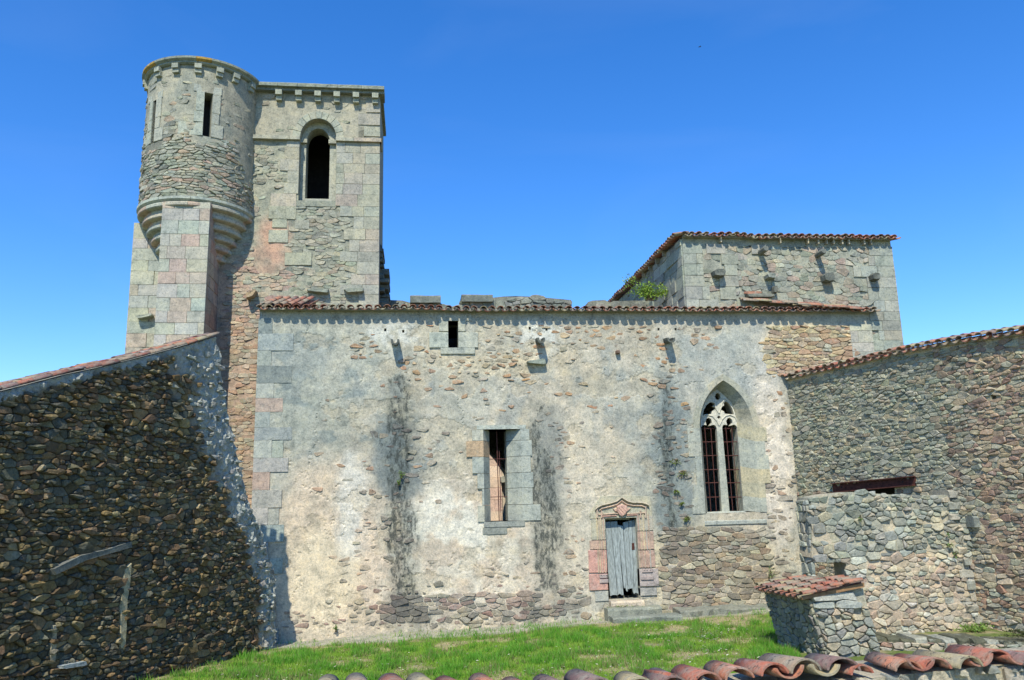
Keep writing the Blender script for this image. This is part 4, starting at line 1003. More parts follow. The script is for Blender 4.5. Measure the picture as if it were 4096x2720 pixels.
# voussoirs of the outer arch
def voussoirs(parent, W, x0, x1, zs, zt, wd, n, d, cols, name='arch_stone'):
    cx = (x0+x1)/2; a_ = (x1-x0)/2; b_ = zt-zs
    for k in range(n):
        t0, t1 = math.pi*(k+.03)/n, math.pi*(k+.97)/n; P = []
        for t in (t0, (t0+t1)/2, t1): P.append((cx-math.cos(t)*(a_+wd), zs+math.sin(t)*(b_+wd)))
        for t in (t1, (t0+t1)/2, t0): P.append((cx-math.cos(t)*a_, zs+math.sin(t)*b_))
        V, F_ = orient(*prism(P, W.at, -.1, d, .006)); wobj(name, V, F_, parent, [cols[k % len(cols)]]*len(V), M_ASH)
voussoirs(belf, TW, wx0, wx1, wzs, wzt, .22, 11, .022, [(.35, .36, .30), (.38, .37, .30), (.33, .34, .29)])
block(belf, rect(wx0-.05, wz0-.17, wx1+.03, wz0), -.5, .03, TW, (.25, .26, .22), 'sill')
# string course and cornice
sz = TW.uv(1280, 560)[1]; x = TX0; i = 0
for a, b in ((TX0+1, wx0+.01), (wx1-.01, TX1+.05)):
    x = a
    while x < b-.02:
        w = min(R.uniform(.45, .8), b-x); w = b-x if b-x-w < .2 else w
        block(tower, rect(x+.003, sz-.055, x+w-.003, sz+.055), -.1, .12, TW, (.36, .35, .29) if R.random() < .8 else (.40, .34, .28), 'string_course_stone'); x += w
V, F_ = box(TX1, 21.72, sz-.055, TX1+.05, 22.4, sz+.055); wobj('string_course_stone', V, F_, tower, [(.36, .34, .28)]*8, M_ASH)
V, F_ = box(TX1+.0, 21.716, sz-.05, TX1+.058, 21.85, sz+.058); wobj('string_course_stone', V, F_, tower, [(.55, .30, .06)]*8, M_ASH)
x = TX0+.6
while x < TX1+.12:
    w = min(R.uniform(.5, .75), TX1+.13-x); V, F_ = rough_box(x+.004, 21.8-.26, TZ, x+w-.004, 22.2, TZ+.13, R.randrange(999), 3, .008)
    wobj('cornice_stone', V, F_, tower, [(.24, .26, .22)]*len(V), M_STONE)
    V, F_ = box(x+.004, 21.8-.16, TZ-.09, x+w-.004, 22.2, TZ-.001); wobj('cornice_stone', V, F_, tower, [(.22, .23, .2)]*8, M_STONE); x += w
for y in np.arange(22.2, 24.4, .6):
    V, F_ = rough_box(TX1-.3, y+.004, TZ, TX1+.08, y+.596, TZ+.13, R.randrange(999), 2, .006); wobj('cornice_stone', V, F_, tower, [(.24, .26, .22)]*len(V), M_STONE)
for q in (208, 345, 478, 610, 742, 875):
    u, v = tz(q, 120)
    V, F_ = box(u-.09, 21.8-.22, TZ-.24, u+.09, 21.85, TZ-.092); wobj('corbel', V, F_, tower, [(.33, .34, .28)]*8, M_ASH)
    V, F_ = box(u-.08, 21.8-.14, TZ-.37, u+.08, 21.85, TZ-.243); wobj('corbel', V, F_, tower, [(.33, .34, .28)]*8, M_ASH)
# other sides (side walls run straight back) and a cap so that the inside stays dark
def tc2(u, v): return mix((.20, .20, .17), (.28, .26, .2), fbm(u*2, v*2, 3, 3))
TS = Wall(TX1-.003, 21.803, 0, 1, 1, 0)
slab('tower_wall', tower, TS, rect(0.0, -.5, 2.7, TZ-.003), [], .3, tc2, M_PLAS, .6, lambda u, v: (fbm(u*4, v*4, 84, 3)-.7)*.03)
V, F_ = join([box(TX0, 24.0, -.5, TX1-.02, 24.6, TZ-.01), box(TX0, 22.6, -.5, TX0+.6, 23.99, TZ-.01), box(TX0+.61, 22.56, 14.2, TX1-.61, 23.99, 14.5), box(TX0+.61, 22.56, 10.2, TX1-.61, 23.99, 10.5)])
wobj('tower_inside', V, F_, tower, [(.05, .05, .045)]*len(V), M_SOOT_SHADE)
# ruined toothing stones on the right return
rr = random.Random(4); z = 8.3
while z < 10.3:
    h = rr.uniform(.10, .2); pr = rr.uniform(.08, .30) if z < 9.6 else rr.uniform(.03, .12)
    V, F_ = rough_box(TX1-.02, 22.5+rr.uniform(0, .3), z, TX1+pr, 23.8, z+h-.015, rr.randrange(999), 1, .03); wobj('toothing_stone', V, F_, tower, [(.14, .15, .13)]*len(V), M_STONE); z += h
# masonry of the front
WZ = [(wx0-.26, wz0-.2), (wx1+.26, wz0-.2), (wx1+.26, wzt+.25), (wx0-.26, wzt+.25)]
ash = []
rr = random.Random(21); z = 6.2; k = 0
while z < sz-.06:        # right edge quoins / ashlar to the right of the window
    h = rr.uniform(.26, .38); h = min(h, sz-.06-z)
    if h < .12: break
    full = z > wz0-.3
    w = (TX1-wx1) if full else rr.uniform(.45, 1.1); u = TX1+.012
    while w > .1:
        b = min(w, rr.uniform(.32, .62)); 
        if w-b < .15: b = w
        ash.append(rect(u-b, z, u, z+h)); u -= b; w -= b
    z += h; k += 1
z = wz0-.9
while z < sz-.06:        # left of the window
    h = rr.uniform(.26, .38); h = min(h, sz-.06-z)
    if h < .12: break
    if rr.random() < .85: ash.append(rect(wx0-rr.uniform(.28, .8), z, wx0-.002, z+h)) if z > wz0-.05 else ash.append(rect(wx0-rr.uniform(.4, .8), z, wx0-.05, z+h))
    z += h
for q in ((1090, 870, 60, 45), (1075, 920, 80, 55), (1140, 1010, 110, 55), (1180, 880, 60, 40)): u, v = TW.uv(q[0], q[1]); ash.append(rect(u, v-q[3]/150, u+q[2]/150, v))
ash.append(rect(TX1-.62, sz+.5, TX1+.012, sz+.85)); ash.append(rect(TX1-.45, sz+.15, TX1+.012, sz+.45)); ash.append(rect(TX1-.4, sz+.9, TX1+.012, sz+1.25))
TG = [(.345, .34, .29), (.36, .345, .285), (.33, .33, .285), (.37, .35, .285), (.37, .33, .28), (.345, .335, .275)]
lay(tower, ash, TW, M_ASH, pal(TG, .06), lambda u, v, r: r.uniform(.026, .036), .005, 6, name='ashlar_block', round_=False, cap=200)
def inash(u, v): return any(a[0][0]-.02 < u < a[1][0]+.02 and a[0][1]-.01 < v < a[2][1]+.01 for a in ash)
def tm(u, v):
    if (u+4.0)**2/.25+(v-10.2)**2/.9 < 1: return False
    if v < 5.2 and u > -3.7: return False
    if pip(u, v, WZ) or inash(u, v) or u < -5.1: return False
    if v > sz: return rr.random() < .16
    if v > 11.2 and u < wx0: return rr.random() < .6
    return rr.random() < .84
TR = cells((TX0, 0, TX1-.03, TZ-.1), .20, .085, tm, 31, .16)
def tcl(u, v, r_):
    pk = (u < -3.3 and v < 9.8) or v < 8
    if u < -3.6 and v < 8.2: return pal([(.44, .29, .21), (.40, .28, .2), (.45, .35, .25), (.37, .32, .25), (.32, .26, .2), (.46, .38, .29)])(u, v, r_)
    if pk and r_.random() < .6: return pal([(.42, .32, .25), (.44, .36, .27), (.40, .28, .23)])(u, v, r_)
    return pal([(.31, .315, .26), (.34, .33, .27), (.29, .29, .235), (.36, .34, .27), (.34, .30, .235), (.27, .27, .225)])(u, v, r_)
lay(tower, TR, TW, M_STONE, tcl, lambda u, v, r: r.uniform(.002, .020), .006, 7, cap=260)
for pts, s in ((((1228, 1163), (1318, 1158), (1316, 1178), (1300, 1176), (1236, 1170)), 1), (((1370, 1160), (1455, 1155), (1456, 1172), (1392, 1176)), 2)): ledge(tower, TW, pts, .20, (.26, .28, .24), seed=s)
u, v = TW.uv(1012, 1180); lump(tower, TW, [(u-.13, v-.16), (u+.05, v-.12), (u+.14, v+.05), (u+.10, v+.12), (u-.05, v+.02), (u-.15, v-.02)], .3, (.36, .27, .18), 'broken_corbel', 3)

# left buttress ----------------------------------------------------------------
BX0, BX1, BZ = -7.58, -6.3, 10.66
V, F_ = box(BX0+.03, 21.83, -.5, BX1+.4, 23.3, BZ-.03); wobj('buttress', V, F_, tower, [(.36, .33, .27)]*8, M_MORT)
PT = pal([(.40, .40, .35), (.43, .41, .34), (.39, .39, .35), (.42, .37, .31), (.43, .35, .30), (.41, .40, .34), (.37, .38, .34)], .05)
lay(tower, courses(BX0, BX1, 3.0, BZ, (.28, .38), (.4, .75), 41), Wall(0, 21.83, 1, 0), M_ASH, PT, lambda u, v, r: r.uniform(.028, .036), .006, 8, name='buttress_block', round_=False)
lay(tower, courses(0, 1.4, 3.0, BZ, (.28, .38), (.4, .75), 42), Wall(BX0+.03, 21.84, 0, 1, -1, 0), M_ASH, PT, lambda u, v, r: .03, .006, 8, name='buttress_block', round_=False)
B1_ = Wall(0, 21.8, 1, 0); ledge(tower, B1_, ((550, 1270), (615, 1258), (618, 1268), (560, 1282)), .2, (.3, .32, .28), seed=9)

# =================================================================== STAIR TURRET (part of the tower)
TC = (-5.965, 21.98); TRD = 1.478; DR = Drum(*TC, TRD)
tur = bpy.data.objects.new('stair_turret', None); COL.objects.link(tur); tur.parent = tower; tur.location = Vector((TC[0], TC[1], 10.7))-tower.location
tur['label'] = 'round corbelled stair turret with slit windows clinging to the tower corner'
tz0, tz1 = 10.87, 14.70
def slit(pp): return [DR.uv(500+x/1.912, 180+y/1.912) for x, y in pp]
sl1 = slit(((612, 364), (678, 373), (652, 703), (591, 694))); sl2 = slit(((222, 428), (250, 414), (222, 744), (196, 752)))
def sq(p):
    us = [q[0] for q in p]; vs = [q[1] for q in p]; return rect((us[0]+us[3])/2, min(vs), (us[1]+us[2])/2, max(vs))
S1, S2 = sq(sl1), sq(sl2)
PLP = slit(((700, 300), (1000, 300), (990, 1080), (920, 1080), (850, 780), (700, 640)))
def tucol(u, v):
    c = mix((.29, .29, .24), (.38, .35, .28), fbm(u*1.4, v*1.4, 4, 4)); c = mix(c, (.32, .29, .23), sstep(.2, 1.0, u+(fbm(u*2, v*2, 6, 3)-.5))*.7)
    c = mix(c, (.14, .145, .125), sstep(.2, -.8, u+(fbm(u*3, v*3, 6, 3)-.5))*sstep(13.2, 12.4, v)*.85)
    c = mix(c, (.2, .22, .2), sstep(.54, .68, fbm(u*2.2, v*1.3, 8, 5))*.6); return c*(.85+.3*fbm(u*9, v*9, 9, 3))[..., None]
U = math.pi*TRD*.98
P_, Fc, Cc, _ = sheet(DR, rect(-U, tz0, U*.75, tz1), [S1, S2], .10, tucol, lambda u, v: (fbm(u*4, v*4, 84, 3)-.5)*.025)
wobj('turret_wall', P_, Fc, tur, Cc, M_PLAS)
for S in (S1, S2):     # reveals
    a = np.array(S); A0 = [DR.at(*q, .0) for q in S]; B0 = [DR.at(*q, -.45) for q in S]
    wobj('slit_reveal', A0+B0, [(i, (i+1) % 4, 4+(i+1) % 4, 4+i) for i in range(4)], tur, [(.3, .3, .26)]*8, M_PLAS)
V = []; Fs = []; n = 40    # dark inner lining and caps
for k in range(n): a = 2*math.pi*k/n; V += [(TC[0]+math.sin(a)*1.02, TC[1]-math.cos(a)*1.02, z) for z in (tz0, tz1-.05)]
Fs = [(2*k, 2*((k+1) % n), 2*((k+1) % n)+1, 2*k+1) for k in range(n)]+[tuple(2*k for k in range(n)), tuple(2*k+1 for k in range(n))]
wobj('turret_lining', V, Fs, tur, None, M_SOOT_SHADE)
def ringseg(zb, zt_, r0, r1, a0, a1, ri=.6, prof=None, seed=0):
    prof = prof or [(ri, zb), (r0, zb), (r1, zb+(zt_-zb)*.45), (r1, zt_), (ri, zt_)]; n = max(2, int((a1-a0)/.09)); V = []
    for k in range(n+1):
        a = a0+(a1-a0)*k/n; V += [(TC[0]+math.sin(a)*r_, TC[1]-math.cos(a)*r_, z) for r_, z in prof]
    m_ = len(prof); Fs = [(m_*k+i, m_*k+(i+1) % m_, m_*(k+1)+(i+1) % m_, m_*(k+1)+i) for k in range(n) for i in range(m_)]
    Fs += [tuple(range(m_-1, -1, -1)), tuple(m_*n+i for i in range(m_))]; return V, Fs
def ring(zb, zt_, r0, r1, name, cols, seglen=.62, a_lo=-2.6, a_hi=1.9, ri=.6, mat=None, prof=None):
    a = a_lo
    while a < a_hi:
        w = min(R.uniform(.8, 1.25)*seglen/r1, a_hi-a); V, F_ = ringseg(zb, zt_, r0, r1, a+.003, a+w-.003, ri, prof)
        c = cols[R.randrange(len(cols))]
        wobj(name, V, F_, tur, [c]*len(V), mat or M_ASH); a += w
ring(tz0-.06, tz0+.07, TRD+.0, TRD+.07, 'ring_stone', [(.36, .39, .35), (.38, .40, .36)], .9)
RB = TRD+.04; dz = .235
for k in range(6):
    zt_ = tz0-.065-dz*k; r1 = RB-.125*k; r0 = r1-.13
    prof = [(.3, zt_-dz), (r0-.045, zt_-dz), (r0-.03, zt_-dz*.62), (r1-.025, zt_-dz*.50), (r1, zt_-dz*.40), (r1, zt_-.03), (r1-.02, zt_), (.3, zt_)]
    ring(zt_-dz, zt_, r0, r1, 'corbel_stone', [(.38, .39, .34), (.40, .37, .31), (.43, .33, .27)], .62, mat=M_ASH, prof=prof)
V, F_ = ringseg(tz0-.065-dz*6-.7, tz0-.065-dz*6-.002, .12, RB-.125*6-.08, -2.6, 1.9, .05); wobj('corbel_foot', V, F_, tur, [(.36, .33, .27)]*len(V), M_STONE)
# cornice
OC = [(.24, .26, .22), (.27, .28, .23), (.22, .24, .21)]
ring(tz1-.02, tz1+.05, TRD+.05, TRD+.10, 'cornice_stone', OC, .7, a_hi=2.3)
a = -3.1
while a < 2.6:
    w = R.uniform(.2, .34); V, F_ = ringseg(tz1+.052, tz1+.16, TRD+.10, TRD+.17, a+.002, a+w-.002, .3)
    c = (.36, .24, .07) if (-1.15 < a < -.75 or .0 < a < .25) else OC[R.randrange(3)]
    wobj('cornice_stone', V, F_, tur, [c]*len(V), M_STONE); a += w
for q, yy in ((175, 285), (270, 215), (400, 170), (565, 165), (722, 190), (840, 225), (955, 300)):
    u, v = DR.uv(500+q/1.912, 180+yy/1.912)
    for (h0, h1, dd_) in ((tz1-.16, tz1-.022, .14), (tz1-.27, tz1-.163, .09)):
        V, F_ = orient(*prism(rect(u-.085, h0, u+.085, h1), DR.at, -.1, dd_, .008)); wobj('corbel', V, F_, tur, [(.32, .33, .28)]*len(V), M_ASH)
# slit frames
def blk(poly, c, d=.028): V, F_ = orient(*prism(poly, DR.at, -.1, d, .006)); wobj('frame_slab', V, F_, tur, [c]*len(V), M_ASH)
for S, wl in ((S1, .30), (S2, .22)):
    (x0, z0), (x1, z1) = S[0], S[2]; hh = z1-z0
    blk(rect(x0-.28, z1, x1+.22, z1+.2), (.36, .37, .33)); blk(rect(x0-.45, z0-.2, x1+.42, z0), (.35, .37, .34))
    for t0, t1, a_, b_ in ((0, .3, .62, .30), (.3, .55, .24, .18), (.55, 1, .2, .2)):
        blk(rect(x0-a_*wl/.3, z0+hh*t0+.003, x0, z0+hh*t1-.003), (.36, .38, .33)); blk(rect(x1, z0+hh*t0+.003, x1+b_, z0+hh*t1-.003), (.37, .37, .32))
# drum masonry
rr = random.Random(6)
def um(u, v):
    if pip(u, v, PLP): return rr.random() < .06
    for S in (S1, S2):
        if S[0][0]-.3 < u < S[1][0]+.25 and S[0][1]-.2 < v < S[2][1]+.2: return False
    if v > 13.4: return rr.random() < .22
    if v > 12.7 and u > -.3: return rr.random() < .5
    return True
UR = cells((-U, tz0+.08, 2.6, tz1-.3), .19, .078, um, 51, .14)
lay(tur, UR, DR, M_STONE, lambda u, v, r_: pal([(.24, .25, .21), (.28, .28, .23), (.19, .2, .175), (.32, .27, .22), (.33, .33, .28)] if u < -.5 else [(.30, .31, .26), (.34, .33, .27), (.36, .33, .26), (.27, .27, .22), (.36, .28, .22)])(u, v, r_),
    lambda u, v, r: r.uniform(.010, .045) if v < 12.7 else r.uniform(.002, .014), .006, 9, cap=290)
# pillar under the turret
PX0, PX1, PY0 = -6.47, -5.275, 20.53
V, F_ = box(PX0+.03, PY0+.03, -.5, PX1-.03, 21.9, tz0-.1); wobj('pillar', V, F_, tower, [(.34, .31, .26)]*8, M_MORT)
lay(tower, courses(PX0, PX1, 1.0, tz0-.07, (.27, .38), (.28, .58), 61), Wall(0, PY0+.03, 1, 0), M_ASH, PT, lambda u, v, r: r.uniform(.028, .034), .006, 10, name='pillar_block', round_=False)
lay(tower, courses(0, 1.25, 1.0, tz0-.07, (.27, .38), (.4, .6), 62), Wall(PX1-.03, PY0+.03, 0, 1, 1, 0), M_ASH, pal([(.42, .27, .21), (.36, .30, .25), (.40, .30, .24)]), lambda u, v, r: .03, .006, 11, name='pillar_block', round_=False)

# =================================================================== CHANCEL TOWER (right)
CW = Wall(0, 20.06, 1, 0); CX0, CX1, CZ = 7.22, 13.27, 9.88
chan = thing('chancel_tower', (10, 23, 0), 'square grey stone chancel block with quoins, stubby spouts and a tiled roof', 'tower')
def ccol(u, v):
    c = mix((.27, .28, .24), (.35, .33, .27), fbm(u*1.5, v*1.5, 13, 4)); return c*(.85+.3*fbm(u*9, v*9, 9, 3))[..., None]
chp = []
for q in ((3000, 987), (3052, 987), (3222, 991), (3276, 993)): u, v = CW.uv(q[0], q[1]); chp.append(rect(u-.03, v-.035, u+.03, v+.035))
slab('chancel_wall', chan, CW, [(CX0, 7.9), (12.4, 7.9), (12.4, -.5), (CX1, -.5), (CX1, CZ), (CX0, CZ)], chp, .12, ccol, M_PLAS, .7, lambda u, v: (fbm(u*4, v*4, 84, 3)-.5)*.03, .7)
CS = Wall(CX0+.003, 20.063, 0, 1, -1, 0)
slab('chancel_wall', chan, CS, rect(0, 7.5, 8.4, CZ-.004), [], .3, ccol, M_PLAS, .6, lambda u, v: (fbm(u*4, v*4, 84, 3)-.7)*.03)
V, F_ = join([box(CX1-.6, 20.77, -.45, CX1-.01, 28.4, CZ-.01), box(CX0+.01, 28.41, -.5, CX1-.01, 29, CZ-.01), box(CX0+.02, 20.4, CZ-.005, CX1-.02, 28.9, CZ+.03)]); wobj('chancel_inside', V, F_, chan, [(.1, .1, .09)]*len(V), M_PLAS)
ash = []; rr = random.Random(71); z = 5.2
while z < CZ-.2:
    h = rr.uniform(.24, .36); lw = rr.uniform(.35, 1.0); u = CX0-.012
    if z > 7.2:
        while lw > .1:
            b = min(lw, rr.uniform(.35, .6)); b = lw if lw-b < .15 else b
            ash.append(rect(u, z, u+b, z+h)); u += b; lw -= b
        for _ in range(2):
            if rr.random() < .5: w = rr.uniform(.3, .55); a = u+rr.uniform(0, 1.0); ash.append(rect(a, z, a+w, z+h)); u = a+w
    u = CX1+.012; lw = rr.uniform(.5, 1.3) if z > 6.9 else 1.1
    while lw > .1:
        b = min(lw, rr.uniform(.35, .6)); b = lw if lw-b < .15 else b
        ash.append(rect(u-b, z, u, z+h)); u -= b; lw -= b
    z += h
CG = [(.32, .335, .295), (.34, .345, .30), (.30, .31, .27), (.345, .33, .275), (.28, .29, .26)]
lay(chan, ash, CW, M_ASH, pal(CG, .1), lambda u, v, r: r.uniform(.034, .042), .008, 12, name='ashlar_block', round_=False)
CM = lambda u, v: (v > 6.4) and not any(a[0][0] < u < a[1][0] and a[0][1] < v < a[2][1] for a in ash) and rr.random() < .9
lay(chan, cells((CX0+.02, 6.4, CX1-.02, CZ-.22), .23, .125, CM, 72, .18), CW, M_STONE, pal([(.30, .31, .27), (.34, .33, .28), (.25, .26, .22), (.37, .34, .27), (.33, .27, .22)]), lambda u, v, r: r.uniform(.004, .024), .006, 13, cap=280)
lay(chan, courses(0, 8.3, 7.2, CZ-.05, (.24, .34), (.4, .8), 73), CS, M_ASH, pal([(.28, .30, .26), (.33, .34, .3), (.24, .25, .22)], .12), lambda u, v, r: r.uniform(.02, .07), .010, 14, name='side_block', round_=False)
# spouts and corbels
for q in ((3040, 1012), (3268, 1022)):
    u, v = CW.uv(*q); n = 8; V, F_ = tube([CW.at(u-.0, v, -.05), CW.at(u, v+.01, .36), CW.at(u, v+.01, .40)], [.085, .085, .07], 8); wobj('water_spout', V, F_, chan, [(.17, .175, .16)]*len(V), M_STONE)
for k, (x, y, w, h, c) in enumerate(((2866, 1100, 50, 24, .14), (3072, 1112, 38, 18, .26), (3300, 1118, 44, 28, .15), (3486, 1115, 34, 24, .11))):
    ledge(chan, CW, ((x-w/2, y-h*.3), (x-w*.2, y-h*.7), (x+w*.35, y-h*.6), (x+w/2, y-h*.2), (x+w*.45, y+h*.5), (x, y+h*.6), (x-w*.4, y+h*.4)), .26, (c, c*1.05, c*.95), 'corbel', k)
ledge(chan, CW, ((2975, 1166), (3045, 1166), (3045, 1176), (2975, 1178)), .05, (.40, .2, .14), 'tile_course', 5)
ledge(chan, CW, ((2975, 1180), (3095, 1178), (3090, 1192), (2985, 1194)), .16, (.2, .2, .17), 'stone_ledge', 6)
ledge(chan, CW, ((3082, 1150), (3100, 1148), (3102, 1176), (3084, 1178)), .2, (.15, .15, .13), 'corbel', 7)
# tiled eaves: front and left side
eave(chan, (CX0-.10, 19.84, CZ-.02), (CX1+.12, 19.84, CZ-.02), 30, (0, 1, .18), wave=.02)
wobj('eave_mortar', *box(CX0, 19.94, CZ-.02, CX1, 20.3, CZ+.04), chan, [(.32, .30, .25)]*8, M_MORT)
eave(chan, (CX0-.24, 28.4, CZ-.0), (CX0-.24, 20.0, CZ-.0), 42, (1, 0, .18), wave=.02)
for x in (8.25, 9.95, 10.75, 11.05, 11.3, 11.5, 11.75, 11.95, 12.4, 12.6): V, F_ = box(x, 19.92, CZ-.16, x+.035, 20.06, CZ+.02); wobj('rafter_end', V, F_, chan, [(.42, .36, .27)]*8, M_ASH)
for y in (21.3, 22.0, 22.7, 23.4, 24.2): V, F_ = box(CX0-.16, y, CZ-.14, CX0+.02, y+.05, CZ+.02); wobj('rafter_end', V, F_, chan, [(.30, .27, .2)]*8, M_ASH)

# =================================================================== RUINED NAVE WALLS BEHIND
IW = Wall(0, 23.3, 1, 0)
nave = thing('ruined_nave_wall', (3.5, 23.7, 0), 'broken inner nave wall showing only its ragged top and two coping blocks above the tiled eave', 'wall')
def iw(*p): return [IW.uv(*q) for q in p]
def icol(u, v): return mix((.16, .17, .155), (.25, .25, .21), fbm(u*3, v*3, 3, 4))*(.8+.4*fbm(u*9, v*9, 9, 3))[..., None]
ihole = iw((1925, 1770), (1960, 1803), (1990, 1836), (2008, 1865), (2025, 1890), (2033, 1912), (2037, 1960), (2036, 2000), (2026, 2030), (2022, 2065), (2024, 2110), (1925, 2110))
base = 8.55
top = [(IW.uv(px, py)) for px, py in ((1505, 1180), (1528, 1192), (1560, 1200), (1610, 1202), (1638, 1210), (1760, 1212), (1765, 1240), (1838, 1240), (1846, 1205), (1858, 1187), (1975, 1190), (2010, 1186), (2060, 1184), (2120, 1186), (2200, 1192), (2285, 1200), (2288, 1238), (2345, 1240), (2352, 1208), (2370, 1202), (2420, 1200), (2440, 1210), (2455, 1204), (2560, 1202), (2700, 1206), (2715, 1215))]
io = [(TX1-1.0, -.5), (12.0, -.5), (12.0, base), (top[-1][0], base)] + top[::-1] + [(TX1-1.0, top[0][1])]
slab('rubble_core', nave, IW, io, [ihole], .16, icol, M_STONE, .8, lambda u, v: (fbm(u*5, v*5, 84, 3)-.5)*.05, .8)
for (x0, x1, y0, y1) in ((1640, 1763, 1186, 1212), (1846, 1970, 1182, 1208)):
    a = IW.uv(x0, y1, .1); b = IW.uv(x1, y0, .1); V, F_ = rough_box(a[0], 23.12, a[1], b[0], 24.0, b[1]+.02, x0, 4, .02); wobj('coping_block', V, F_, nave, [(.16, .175, .16)]*len(V), M_STONE)
IR = cells((TX1-.1, 8.4, 8.4, 9.6), .26, .12, lambda u, v: pip(u, v, io) and pip(u, v+.05, io), 81, .15)
lay(nave, IR, IW, M_STONE, pal([(.20, .21, .19), (.26, .26, .22), (.17, .18, .16), (.28, .27, .23)]), lambda u, v, r: r.uniform(.02, .06), .008, 15)
FWN = Wall(0, 31, 1, 0)
farw = thing('far_nave_wall', (3.3, 31.4, 0), 'sunlit pink stone pier and plaster of the far nave wall glimpsed through the narrow window', 'wall')
V, F_ = box(0, 31.03, -.5, 7, 31.8, 7.0); wobj('pier_core', V, F_, farw, [(.56, .46, .37)]*8, M_MORT)
pe = FWN.uv(2007, 1950)[0]
lay(farw, courses(pe-1.1, pe, 1.0, 6.0, (.36, .46), (.5, 1.0), 91), Wall(0, 31, 1, 0), M_CARV, pal([(.66, .47, .39), (.66, .50, .41), (.68, .55, .44), (.62, .42, .36)], .06), lambda u, v, r: .06, .007, 16, name='pier_block', round_=False)
u, v = FWN.uv(2013, 1918); lump(farw, FWN, [(u-.12, v-.14), (u+.12, v-.10), (u+.14, v+.12), (u-.12, v+.14)], .4, (.34, .33, .28), 'corbel', 3)

# =================================================================== LEFT RUBBLE WALL
DW = Wall(-3.04, 19.0, -1.7, -3.8, .913, -.408)
lw_ = thing('gable_wall', (-4.6, 15.4, 0), 'tall dark ochre rubble wall of a ruined house on the left, raking down to a ragged grey end', 'wall')
def dw(*p): return [DW.uv(*q) for q in p]
dtop = [(860, 1347), (700, 1395), (540, 1437), (400, 1470), (270, 1498), (130, 1535), (0, 1568), (-500, 1700)]
dtop_uv = [DW.uv(*q) for q in dtop]
dend = [(1101, 2560), (1100, 2440), (1098, 2320), (1075, 2230), (1045, 2130), (1010, 2060), (985, 1980), (960, 1880), (935, 1770), (905, 1650), (888, 1540), (875, 1440), (862, 1352)]
de_uv = [DW.uv(*q) for q in dend]; de_uv[0] = (de_uv[0][0], -.6)
dout = de_uv + dtop_uv[0:] + [(dtop_uv[-1][0], -1.0)]
def topz(u):
    L = sorted(dtop_uv); return float(np.interp(u, [p[0] for p in L], [p[1] for p in L]))
def endu(v):
    L = sorted([(p[1], p[0]) for p in de_uv]); return float(np.interp(v, [p[0] for p in L], [p[1] for p in L]))
eb = [(a[1], a[0]) for a in de_uv]
GW_ = (.62, .16)
def band_w(v): return .38+.55*max(0, min(1, (v-.5)/4.5))**.8
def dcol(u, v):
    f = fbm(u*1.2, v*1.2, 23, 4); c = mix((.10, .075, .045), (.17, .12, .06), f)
    eu = np.interp(v, sorted(e[0] for e in eb), [x for _, x in sorted(eb)]); dist = u-eu
    g = 1-sstep(.35, 1.0, dist/(.75+.16*v)+(fbm(u*3, v*3, 25, 3)-.5)*.9)
    tzv = np.interp(u, [p[0] for p in sorted(dtop_uv)], [p[1] for p in sorted(dtop_uv)])
    g = np.maximum(g, 1-sstep(.05, .20, tzv-v+(fbm(u*4, v*4, 26, 3)-.5)*.25))
    c = mix(c, mix((.27, .28, .265), (.44, .445, .42), fbm(u*7, v*7, 27, 3)), g); return c
def greyness(u, v): return float(1-sstep(.35, 1.0, np.array([(u-endu(v))/(.75+.16*v)+(float(fbm(np.array([u*3]), np.array([v*3]), 25, 3)[0])-.5)*.9]))[0])
def drel(u, v):
    eu = np.interp(v, sorted(e[0] for e in eb), [x for _, x in sorted(eb)]); g = 1-sstep(.35, 1.0, (u-eu)/(.75+.16*v)); tzv = np.interp(u, [p[0] for p in sorted(dtop_uv)], [p[1] for p in sorted(dtop_uv)]); g = np.maximum(g, 1-sstep(.1, .3, tzv-v))
    return -.02+g*(((fbm(u*7, v*6, 28, 3)-.4)*.10+(np.abs(fbm(u*15, v*13, 38, 3)-.5))*.20))+(fbm(u*9, v*9, 29, 2)-.5)*.02
hol = dw((406, 1695), (445, 1700), (448, 1735), (408, 1735))
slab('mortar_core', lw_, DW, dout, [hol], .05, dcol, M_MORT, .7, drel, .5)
rr = random.Random(101)
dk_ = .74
big_ = [(DW.uv(*q)[0], DW.uv(*q)[1], .22, .15) for q in ((600, 1675), (200, 1790), (190, 2350), (810, 2370), (560, 1650), (150, 2500), (330, 2200), (230, 1700), (90, 1640), (730, 1690), (40, 1900), (640, 2490), (760, 2590), (300, 2560), (480, 2280))]
def dm(u, v):
    if not pip(u, v, dout) or v > topz(u)-.08 or u > 8.6: return False
    if pip(u, v, hol): return False
    g = greyness(u, v); return rr.random() > g*.75
DC = cells((.0, -.3, 8.6, 6.6), .135, .070, dm, 102, .2, bigs=big_)
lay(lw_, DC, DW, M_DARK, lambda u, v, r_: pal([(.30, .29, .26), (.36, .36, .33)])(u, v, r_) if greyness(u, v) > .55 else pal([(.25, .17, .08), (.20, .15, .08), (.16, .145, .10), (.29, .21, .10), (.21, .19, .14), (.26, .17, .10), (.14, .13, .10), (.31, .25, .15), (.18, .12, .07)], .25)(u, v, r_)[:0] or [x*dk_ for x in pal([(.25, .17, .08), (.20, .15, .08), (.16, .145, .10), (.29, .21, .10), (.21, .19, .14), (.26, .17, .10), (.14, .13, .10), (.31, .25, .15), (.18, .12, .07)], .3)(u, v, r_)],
    lambda u, v, r: r.choice((.02, .03, .045, .06, .075))*r.uniform(.5, 1.1), .005, 17, cap=300, rough=1.7)
